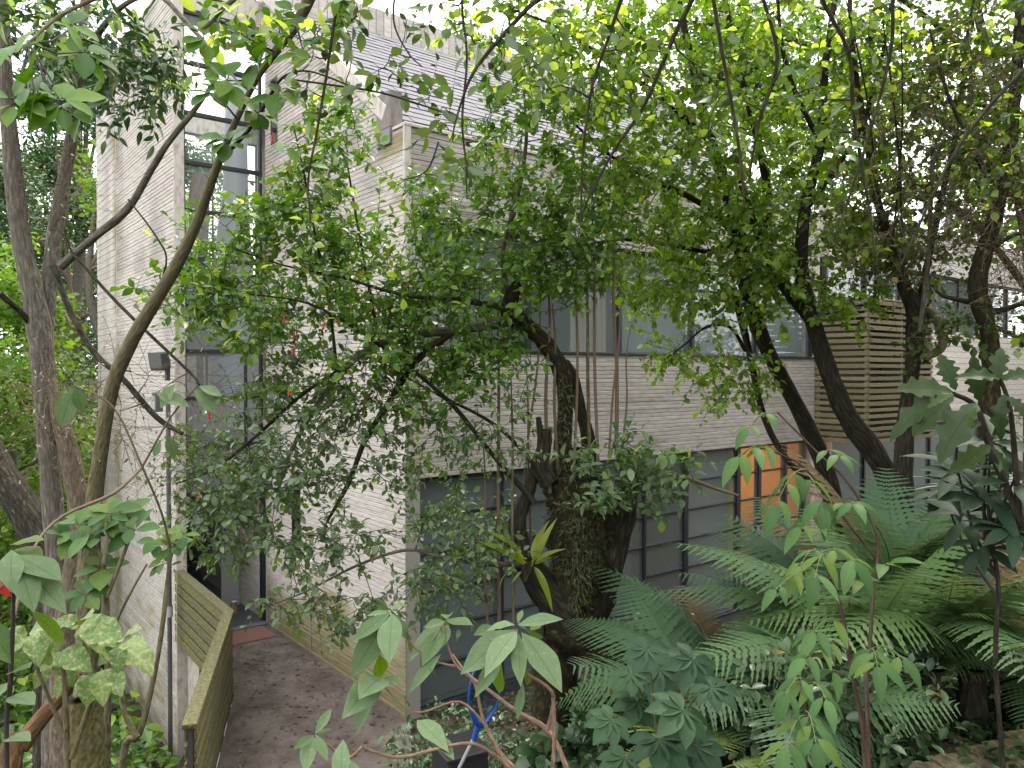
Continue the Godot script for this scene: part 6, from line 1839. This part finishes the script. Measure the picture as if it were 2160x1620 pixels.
func lobed_shrubs() -> void:
	# hand-shaped leaves at the foot of the trunk
	var b := tree_base(1400, 3.3)
	var t := plant("aralia_shrub", "dark aralia with hand-shaped lobed leaves right of the mossy trunk's foot", "shrub", b, 211)
	for q in [[1392, 1412, 0.17], [1462, 1392, 0.15], [1345, 1480, 0.17], [1440, 1500, 0.17], [1390, 1560, 0.18], [1318, 1600, 0.15], [1470, 1575, 0.14], [1330, 1420, 0.13], [1500, 1450, 0.13], [1420, 1620, 0.15], [1365, 1370, 0.12], [1290, 1520, 0.12]]:
		var p := at(q[0], q[1], 3.2 + t.r.randf_range(-0.25, 0.25))
		var yaw := t.r.randf_range(-0.9, 0.9)
		var x := Vector3(sin(yaw), -0.45 + t.r.randfn() * 0.15, cos(yaw)).normalized()
		var nrm := (Vector3(0, 0.9, 0.5) + Vector3(t.r.randfn(), 0, t.r.randfn()) * 0.2).normalized()
		single_leaf(t, "leaf", M.aralia, M.set_aralia[t.r.randi() % 2], p, x, nrm, q[2])
		var m := b.lerp(p, 0.55) + Vector3(0, 0.1, -0.05)
		tube(t.twigs, smooth([Vector4(b.x, b.y, b.z, 0.008), Vector4(m.x, m.y, m.z, 0.005), Vector4(p.x, p.y, p.z, 0.003)], 4), 5, 0.0, false)
	finish(t, SMALL, M.leaf_deep, M.set_deep, M.twig_green, 0)
	# oak-like leaves at the right
	b = tree_base(2200, 2.9)
	t = plant("lobed_leaf_shrub", "shrub with large dull-green wavy lobed leaves below the right-hand trunk", "shrub", b, 212)
	var f := foot(2200, 2.9)
	stem(t, M.bark_dark, [[2200, f, 9], [2190, 1300, 8], [2150, 1100, 7], [2090, 950, 8], [2060, 860, 6], [2010, 830, 5]], 2.9, 2.9)
	stem(t, M.bark_dark, [[2150, 1100, 7], [2140, 960, 6], [2130, 860, 5], [2110, 800, 4]], 2.9, 2.8)
	for q in [[2010, 830, 1858, 880, 2.85], [2012, 832, 1920, 905, 2.8], [2010, 826, 1905, 800, 2.9], [2016, 824, 1985, 740, 3.0], [2060, 850, 1975, 935, 2.75], [2064, 846, 2060, 760, 2.95], [2110, 800, 2040, 770, 2.8], [2110, 802, 2180, 770, 2.8], [2120, 830, 2090, 920, 2.7], [2124, 836, 2185, 880, 2.75], [2090, 940, 2010, 985, 2.8], [2095, 945, 2150, 1010, 2.7], [2012, 832, 1950, 850, 2.7], [2104, 806, 2110, 730, 2.9], [2060, 858, 2030, 905, 2.7]]:
		leaf_to(t, M.oak_leaf[t.r.randi() % 2], M.set_oak[t.r.randi() % 3], at(q[0], q[1], q[4]), at(q[2], q[3], q[4] - 0.05 + t.r.randfn() * 0.05), t.r.randf_range(0.8, 1.1), t.r.randfn() * 0.3)
	finish(t, SMALL, M.leaf_deep, M.set_deep, M.twig_green, 0)
	# long glossy leaves
	b = tree_base(2090, 3.1)
	t = plant("glossy_shrub", "dark shrub with long glossy leaves in rosettes above the black pedestal", "shrub", b, 213)
	stem(t, M.bark_dark, [[2125, foot(2125, 3.1), 5], [2100, 1400, 5], [2105, 1220, 4.5], [2075, 1080, 4], [2080, 960, 3]], 3.1, 3.1)
	for q in [[2020, 990, 3.1], [2090, 930, 3.0], [2140, 1010, 2.9], [2075, 1050, 3.0], [2030, 1090, 3.2], [2135, 1120, 2.9], [1990, 1040, 3.4], [2080, 1150, 3.1], [2150, 940, 3.1]]:
		var p := at(q[0], q[1], q[2])
		var s := t.pos[clampi(int(t.pos.size() * (0.45 + 0.05 * (q[0] - 1990.0) / 40.0)), 0, t.pos.size() - 1)]
		var m := s.lerp(p, 0.5) + Vector3(0, -0.03, -0.03)
		tube(t.twigs, smooth([Vector4(s.x, s.y, s.z, 0.008), Vector4(m.x, m.y, m.z, 0.006), Vector4(p.x, p.y, p.z, 0.004)], 4), 6, 0.0, false)
		whorl(t, M.gloss_leaf, M.set_gloss, p, Vector3(t.r.randfn() * 0.3, 0.8, 0.4), 9, 0.19, 0.8, 0.25)
	finish(t, SMALL, M.leaf_deep, M.set_deep, M.twig_dark, 0)
	# pale strap leaves behind
	b = tree_base(2010, 6.5)
	t = plant("yucca", "pale spiky yucca leaves between the dark trunks at right", "plant", b, 214)
	var c := at(2015, 1000, 6.5)
	limb_v(t, "trunk", M.bark_brown, [Vector4(b.x, b.y, b.z, 0.07), Vector4(c.x, c.y - 0.1, c.z, 0.06)], 10, 0.2)
	for k in 18:
		var an := t.r.randf() * TAU
		var el := t.r.randf_range(0.0, 1.2)
		single_leaf(t, "leaf", M.strap[0], M.pale_strap, c - Vector3(0, 0.12, 0), Vector3(cos(an) * cos(el), sin(el), sin(an) * cos(el)), Vector3.UP, t.r.randf_range(0.35, 0.55))
	finish(t, SMALL, M.leaf_deep, M.set_deep, M.twig_dark, 0)

func bromeliads() -> void:
	var p := at(1108, 1205, 4.82)
	var t := plant("bromeliad", "yellow-green strap-leaved bromeliad perched on the mossy trunk's left limb", "bromeliad", p, 221)
	for q in [[1108, 1190, 1040, 1130], [1106, 1185, 1062, 1098], [1124, 1180, 1136, 1090], [1130, 1180, 1160, 1095], [1130, 1185, 1178, 1145], [1116, 1190, 1098, 1152], [1118, 1192, 1140, 1160], [1122, 1196, 1124, 1176], [1090, 1204, 1030, 1200], [1100, 1205, 1078, 1228], [1126, 1195, 1182, 1285], [1112, 1190, 1070, 1150], [1128, 1190, 1166, 1170]]:
		leaf_to(t, M.strap[t.r.randi() % 2], M.set_strap[t.r.randi() % 2], at(q[0], q[1], 4.8), at(q[2], q[3], 4.72 + t.r.randfn() * 0.08), 1.35, t.r.randfn() * 0.3)
	var mb := MB.new()
	mb.off = p
	tube(mb, [Vector4(p.x, p.y - 0.06, p.z - 0.02, 0.02), Vector4(p.x + 0.01, p.y + 0.03, p.z, 0.035), Vector4(p.x + 0.02, p.y + 0.07, p.z, 0.02)], 8, 0.2)
	part("base", mb.mesh(), M.bark_dark, t.node)

func left_shrubs() -> void:
	# big veined leaves at the frame edge
	var b := tree_base(40, 2.2)
	var t := plant("veined_leaf_shrub", "shrub with large pale ribbed leaves at the lower left frame edge", "shrub", b, 231)
	stem(t, M.twig_dark, [[40, foot(40, 2.2), 8], [14, 1600, 5], [22, 1440, 5], [28, 1280, 4], [26, 1180, 3]], 2.2, 2.2)
	stem(t, M.twig_brown, [[30, 1300, 4], [70, 1160, 3], [130, 1090, 3], [240, 1040, 4], [300, 985, 3]], 2.25, 3.2)
	var k := 0
	for q in [[28, 1170, -20, 1250, 2.2], [24, 1160, 20, 1240, 2.15], [30, 1170, 130, 1215, 2.2], [36, 1185, 75, 1282, 2.15], [44, 1190, 135, 1275, 2.2], [20, 1150, 90, 1130, 2.3], [30, 1160, 88, 1162, 2.3], [26, 1400, -20, 1300, 2.2], [20, 1420, 60, 1400, 2.2], [18, 1470, 70, 1470, 2.2], [16, 1440, -30, 1480, 2.2], [140, 1360, 72, 1284, 2.3], [10, 1560, 60, 1545, 2.2]]:
		leaf_to(t, M.soft_leaf[k % 3], M.lime_soft if k in [5, 6, 11] else M.set_soft[k % 3], at(q[0], q[1], q[4]), at(q[2], q[3], q[4] - 0.08), 1.25 + 0.2 * sin(k), 0.2 * sin(k * 2.0))
		k += 1
	finish(t, SMALL, M.leaf_fresh, M.set_fresh, M.twig_dark, 0)
	for q in [[2, 1226, 2.15]]:
		var fl := part("flower", M.big_leaf, M.flower, t.node)
		fl.transform = Transform3D(Basis(Vector3(0.02, -0.045, 0.0), Vector3(0.0, 0.01, 0.05), Vector3(0.05, 0.02, 0.01)), at(q[0], q[1], q[2]) - t.base)
	# crinkled variegated leaves
	b = tree_base(170, 2.7)
	t = plant("variegated_shrub", "shrub with crumpled cream and green variegated leaves at lower left", "shrub", b, 232)
	for q in [[[[150, foot(150, 2.7), 9], [140, 1560, 7], [136, 1440, 5], [128, 1380, 4]], 2.7, 2.7], [[[150, 1600, 6], [200, 1460, 5], [240, 1400, 4], [255, 1360, 3]], 2.7, 2.8], [[[140, 1560, 5], [90, 1440, 4], [70, 1380, 3], [60, 1340, 3]], 2.7, 2.6], [[[200, 1460, 4], [180, 1380, 3], [170, 1320, 3]], 2.7, 2.8]]:
		stem(t, M.bark_olive, q[0], q[1], q[2])
	k = 0
	for q in [[128, 1375, 80, 1410], [130, 1375, 150, 1440], [126, 1370, 100, 1330], [132, 1372, 180, 1400], [255, 1360, 330, 1400], [255, 1358, 240, 1415], [258, 1358, 300, 1345], [250, 1362, 200, 1395], [60, 1340, 20, 1370], [64, 1340, 90, 1385], [62, 1336, 110, 1310], [58, 1344, 40, 1410], [170, 1320, 220, 1310], [168, 1318, 130, 1300], [172, 1322, 190, 1365], [200, 1420, 170, 1490], [205, 1418, 225, 1480], [195, 1425, 145, 1455], [100, 1400, 75, 1450], [170, 1316, 175, 1280], [255, 1356, 280, 1310], [176, 1318, 250, 1335], [110, 1400, 70, 1350], [210, 1416, 260, 1440], [140, 1420, 110, 1470], [60, 1345, 10, 1330], [230, 1390, 205, 1350]]:
		var dd := 2.68 + 0.14 * sin(k * 1.9)
		leaf_to(t, M.crinkle[k % 2], M.set_varieg[k % 2], at(q[0], q[1], dd), at(q[2], q[3], dd - 0.06), 1.0 + 0.2 * sin(k * 3.1), 0.35 * sin(k * 2.7))
		k += 1
	finish(t, SMALL, M.leaf_fresh, M.set_fresh, M.twig_green, 0)
	# fresh pale-green shrub above it
	b = tree_base(210, 3.3)
	t = plant("pale_green_shrub", "fresh pale-green broad-leaved shrub before the tree stems at left", "shrub", b, 233)
	stem(t, M.bark_olive, [[215, foot(215, 3.3), 10], [228, 1400, 7], [226, 1300, 6], [218, 1190, 5], [190, 1140, 4], [160, 1110, 3]], 3.3, 3.4)
	stem(t, M.bark_olive, [[226, 1260, 4], [260, 1170, 4], [280, 1120, 3]], 3.3, 3.4)
	stem(t, M.bark_olive, [[218, 1190, 4], [230, 1120, 3], [232, 1085, 3]], 3.3, 3.4)
	for q in [[165, 1112, 3.4], [232, 1085, 3.4], [280, 1115, 3.4], [200, 1130, 3.35], [250, 1090, 3.5], [190, 1080, 3.6], [270, 1085, 3.6], [150, 1135, 3.4], [215, 1200, 3.35], [180, 1250, 3.3]]:
		whorl(t, [M.big_leaf], M.set_leaflet, at(q[0], q[1], q[2]), Vector3(t.r.randfn() * 0.3, 0.8, 0.5), 7, 0.11, 0.85, 0.2)
	finish(t, SMALL, M.leaf_fresh, M.set_fresh, M.twig_green, 0)
	# thin sapling in front of the railing
	b = tree_base(255, 3.2)
	t = plant("pale_sapling", "thin pale sapling stem rising in front of the railing and downpipe", "sapling", b, 234)
	stem(t, M.bark_olive, [[255, foot(255, 3.2), 9], [258, 1610, 8], [292, 1550, 7], [315, 1470, 6], [332, 1390, 5], [345, 1300, 5], [352, 1230, 4], [362, 1170, 3], [375, 1130, 2]], 3.2, 3.3)
	stem(t, M.bark_olive, [[290, 1555, 7], [262, 1500, 6], [250, 1400, 5], [240, 1330, 4], [270, 1260, 3], [310, 1190, 2]], 3.2, 3.25)
	for q in [[362, 1150, 3.3], [335, 1140, 3.3], [385, 1125, 3.3], [350, 1190, 3.3]]:
		whorl(t, [M.big_leaf], M.set_leaflet, at(q[0], q[1], q[2]), Vector3(t.r.randfn() * 0.3, 0.7, 0.5), 5, 0.085, 0.85, 0.2)
	for q in [[155, 820, 120, 905, 3.0], [160, 815, 175, 870, 3.0], [330, 830, 400, 850, 3.0], [410, 820, 460, 870, 3.0], [370, 810, 330, 860, 3.0], [420, 815, 470, 830, 3.0], [340, 930, 320, 965, 3.1], [352, 920, 372, 965, 3.1]]:
		leaf_to(t, M.soft_leaf[0], M.set_soft[t.r.randi() % 3], at(q[0], q[1], q[4]), at(q[2], q[3], q[4]), 1.6)
	stem(t, M.twig_brown, [[300, 985, 2.5], [360, 880, 2], [415, 815, 1.6]], 3.1, 3.0)
	stem(t, M.twig_brown, [[300, 985, 2.5], [240, 860, 2], [160, 815, 1.6]], 3.1, 3.0)
	stem(t, M.bark_olive, [[362, 1170, 3], [340, 1080, 2.5], [300, 985, 2.5]], 3.3, 3.1)
	finish(t, SMALL, M.leaf_fresh, M.set_fresh, M.twig_green, 0)
	# stump and bent limb
	b = tree_base(182, 3.0)
	t = plant("mossy_stump", "mossy upright stump at the bottom left beneath the variegated leaves", "stump", b, 235)
	limb(t, "stump", M.bark_moss_lit, [[182, foot(182, 3.0), 42], [182, 1600, 36], [180, 1520, 33], [178, 1476, 30]], 3.0, 3.0, 16, 0.15)
	b = tree_base(30, 2.7)
	t = plant("bent_limb", "bent orange-brown dead limb leaning in the bottom left corner", "branch", b, 236)
	limb(t, "limb", M.bark_rust, [[10, foot(10, 2.7), 24], [22, 1640, 21], [46, 1572, 19], [84, 1518, 17], [128, 1470, 14], [172, 1425, 8]], 2.7, 2.9, 12, 0.25)

# bush of small leaves: half width, height
func bush(label: String, px: float, d: float, w: float, hgt: float, n: int, sp: Dictionary, tint: String, lm: Mesh, seed_: int, single := 0) -> void:
	var b := tree_base(px, d)
	var t := plant("bush", label, "bush", b, seed_, "low bushes in the garden")
	for k in 6:
		var an := TAU * k / 6.0 + t.r.randf()
		var e := b + Vector3(cos(an) * w * 0.5, hgt * t.r.randf_range(0.5, 0.9), sin(an) * w * 0.4)
		var m := b.lerp(e, 0.5) + Vector3(0, hgt * 0.12, 0)
		limb_v(t, "stem", M.bark_dark, [Vector4(b.x, b.y, b.z, 0.012), Vector4(m.x, m.y, m.z, 0.008), Vector4(e.x, e.y, e.z, 0.003)], 6, 0.1, 4)
	var goals := []
	for k in n:
		var v := Vector3(t.r.randfn(), t.r.randfn(), t.r.randfn()).normalized() * pow(t.r.randf(), 0.4)
		goals.append(b + Vector3(v.x * w, hgt * (0.55 + 0.45 * v.y), v.z * w * 0.7))
	grow_to(t, goals, sp, 0.2, 2)
	finish(t, lm, M["leaf_" + tint], M["set_" + tint], M.twig_dark, single)

func bushes() -> void:
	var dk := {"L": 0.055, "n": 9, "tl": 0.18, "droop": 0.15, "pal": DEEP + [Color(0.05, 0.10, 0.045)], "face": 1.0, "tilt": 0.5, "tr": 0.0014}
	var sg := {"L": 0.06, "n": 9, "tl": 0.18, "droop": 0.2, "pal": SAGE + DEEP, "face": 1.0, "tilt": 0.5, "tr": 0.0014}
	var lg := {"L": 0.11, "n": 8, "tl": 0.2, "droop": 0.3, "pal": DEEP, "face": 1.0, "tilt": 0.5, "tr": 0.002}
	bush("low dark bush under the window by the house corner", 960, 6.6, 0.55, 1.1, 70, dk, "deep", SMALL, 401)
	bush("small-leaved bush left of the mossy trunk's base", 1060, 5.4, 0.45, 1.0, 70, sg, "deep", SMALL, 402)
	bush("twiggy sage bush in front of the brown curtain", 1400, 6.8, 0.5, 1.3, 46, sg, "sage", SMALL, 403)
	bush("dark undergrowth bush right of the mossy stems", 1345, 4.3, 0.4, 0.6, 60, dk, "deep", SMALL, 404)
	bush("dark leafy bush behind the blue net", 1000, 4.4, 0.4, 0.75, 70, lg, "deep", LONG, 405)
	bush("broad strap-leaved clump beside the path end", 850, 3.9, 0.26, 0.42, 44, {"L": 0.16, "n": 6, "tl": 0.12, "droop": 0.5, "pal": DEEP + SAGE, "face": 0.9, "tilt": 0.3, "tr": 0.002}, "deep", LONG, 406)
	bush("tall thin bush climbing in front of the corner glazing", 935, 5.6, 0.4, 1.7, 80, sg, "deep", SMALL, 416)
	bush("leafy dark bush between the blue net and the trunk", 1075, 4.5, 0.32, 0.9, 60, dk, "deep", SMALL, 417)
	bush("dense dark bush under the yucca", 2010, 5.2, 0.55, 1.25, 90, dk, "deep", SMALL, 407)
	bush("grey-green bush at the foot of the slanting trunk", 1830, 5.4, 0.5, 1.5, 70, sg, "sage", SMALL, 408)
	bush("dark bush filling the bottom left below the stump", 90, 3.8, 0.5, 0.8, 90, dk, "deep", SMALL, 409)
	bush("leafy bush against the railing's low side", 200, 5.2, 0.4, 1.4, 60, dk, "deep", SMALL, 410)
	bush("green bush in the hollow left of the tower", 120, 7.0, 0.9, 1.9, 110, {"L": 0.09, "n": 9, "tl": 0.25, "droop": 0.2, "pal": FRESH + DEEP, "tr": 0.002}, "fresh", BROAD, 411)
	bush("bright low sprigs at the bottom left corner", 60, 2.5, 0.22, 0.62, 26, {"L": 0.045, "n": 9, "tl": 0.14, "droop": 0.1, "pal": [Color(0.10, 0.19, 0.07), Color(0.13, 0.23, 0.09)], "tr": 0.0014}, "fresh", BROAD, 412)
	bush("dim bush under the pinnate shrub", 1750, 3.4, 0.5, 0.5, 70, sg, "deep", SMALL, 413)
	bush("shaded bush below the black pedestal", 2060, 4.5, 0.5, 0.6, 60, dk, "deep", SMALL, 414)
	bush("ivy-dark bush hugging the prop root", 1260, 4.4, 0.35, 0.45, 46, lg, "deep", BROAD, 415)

func ground_cover() -> void:
	var r := RandomNumberGenerator.new()
	r.seed = 501
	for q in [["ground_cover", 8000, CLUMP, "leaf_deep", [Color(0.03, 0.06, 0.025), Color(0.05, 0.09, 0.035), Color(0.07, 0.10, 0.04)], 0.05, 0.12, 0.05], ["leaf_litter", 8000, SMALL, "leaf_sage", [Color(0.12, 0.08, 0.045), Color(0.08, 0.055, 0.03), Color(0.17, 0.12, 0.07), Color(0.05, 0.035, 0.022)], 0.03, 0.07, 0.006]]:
		var mm := MultiMesh.new()
		mm.transform_format = MultiMesh.TRANSFORM_3D
		mm.use_colors = true
		mm.mesh = q[2]
		mm.instance_count = q[1]
		for k in q[1]:
			var d := r.randf_range(2.2, 10.0)
			var x := r.randf_range(path_x(d) + 0.15, 1.0 + d * 0.95)
			if k % 3 == 0:
				d = r.randf_range(2.2, 13.0)
				x = r.randf_range(-1.2 - d * 0.7, rail_x(d) - 0.25)
			if k % 22 == 0 and q[0] == "leaf_litter":
				d = r.randf_range(6.8, 11.5)
				x = r.randf_range(rail_x(d) + 0.2, path_x(d) - 0.1)
			var z := -d
			var on_path := x > rail_x(d) + 0.1 and x < path_x(d) - 0.05
			var gy := 0.004 if on_path else ground(x, z)
			var ln := r.randf_range(q[5], q[6])
			var dir := Vector3(r.randfn(), 0.15 * r.randfn(), r.randfn()).normalized()
			var up := (Vector3.UP + Vector3(r.randfn(), 0, r.randfn()) * 0.25).normalized()
			var zz := dir.cross(up).normalized()
			mm.set_instance_transform(k, Transform3D(Basis(dir * ln, zz.cross(dir) * ln, zz * ln), Vector3(x, gy + q[7] * r.randf_range(0.4, 1.0) + (0.008 if on_path else 0.01), z)))
			mm.set_instance_color(k, pick(r, q[4]))
		var o := MultiMeshInstance3D.new()
		o.name = q[0]
		o.multimesh = mm
		o.material_override = M[q[3]]
		add_child(o)
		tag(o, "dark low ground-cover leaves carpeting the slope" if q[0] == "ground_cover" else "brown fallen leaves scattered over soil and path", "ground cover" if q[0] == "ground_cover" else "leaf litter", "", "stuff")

func vegetation() -> void:
	M.bark_pink = bark(lin(0.11, 0.065, 0.045), lin(0.21, 0.135, 0.095), lin(0.31, 0.22, 0.15), 71, Vector3(4, 1.5, 1))
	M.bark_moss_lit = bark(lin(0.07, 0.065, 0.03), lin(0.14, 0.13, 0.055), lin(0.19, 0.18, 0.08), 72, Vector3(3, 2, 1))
	M.bark_stem = bark(lin(0.035, 0.022, 0.016), lin(0.075, 0.05, 0.036), lin(0.12, 0.085, 0.06), 74)
	M.bark_rust = bark(lin(0.05, 0.03, 0.018), lin(0.15, 0.09, 0.042), lin(0.26, 0.17, 0.085), 73)
	M.pale_strap = leaf_mat(lin(0.09, 0.105, 0.09), Color(0.3, 0.35, 0.3), 0.5)
	tree_leaves()
	garden_materials()
	woodland()
	left_trees()
	back_canopy()
	central_tree()
	right_trees()
	hanging_tree()
	bushes()
	ferns()
	lobed_shrubs()
	bromeliads()
	left_shrubs()
	pinnate_shrub()
	soft_shrub()
	ground_cover()

func _ready() -> void:
	# camera
	var cam := Camera3D.new()
	cam.name = "camera"
	cam.position = Vector3(0, EYE, 0)
	cam.rotation.x = PITCH
	cam.fov = rad_to_deg(2.0 * atan(810.0 / FOCAL))
	cam.near = 0.05
	cam.far = 1500.0
	add_child(cam)
	cam.current = true
	# bright overcast sky
	var we := WorldEnvironment.new()
	we.name = "environment"
	var env := Environment.new()
	env.background_mode = Environment.BG_SKY
	var sky := Sky.new()
	var sm := ProceduralSkyMaterial.new()
	sm.sky_top_color = Color(0.95, 0.955, 0.96)
	sm.sky_horizon_color = Color(0.97, 0.97, 0.97)
	sm.sky_curve = 0.2
	sm.ground_bottom_color = Color(0.25, 0.25, 0.2)
	sm.ground_horizon_color = Color(0.6, 0.6, 0.58)
	sm.sky_energy_multiplier = 1.0
	sky.sky_material = sm
	env.sky = sky
	env.tonemap_mode = Environment.TONE_MAPPER_LINEAR
	env.tonemap_exposure = 4.6
	env.sdfgi_enabled = true
	env.ssao_enabled = true
	env.ssil_enabled = true
	we.environment = env
	add_child(we)
	var sun := DirectionalLight3D.new()
	sun.name = "sun"
	sun.light_energy = 0.4
	sun.light_angular_distance = 25.0
	sun.light_color = Color(1.0, 0.97, 0.92)
	sun.shadow_enabled = true
	sun.rotation_degrees = Vector3(-62, 150, 0)
	add_child(sun)
	rng.seed = 5
	noise_a.seed = 4
	noise_a.frequency = 0.5
	noise_a.fractal_octaves = 3
	noise_b.seed = 9
	noise_b.frequency = 1.0
	materials()
	terrain()
	house()
	tower()
	wing()
	lattice()
	path_and_rail()
	fittings()
	garden_things()
	vegetation()
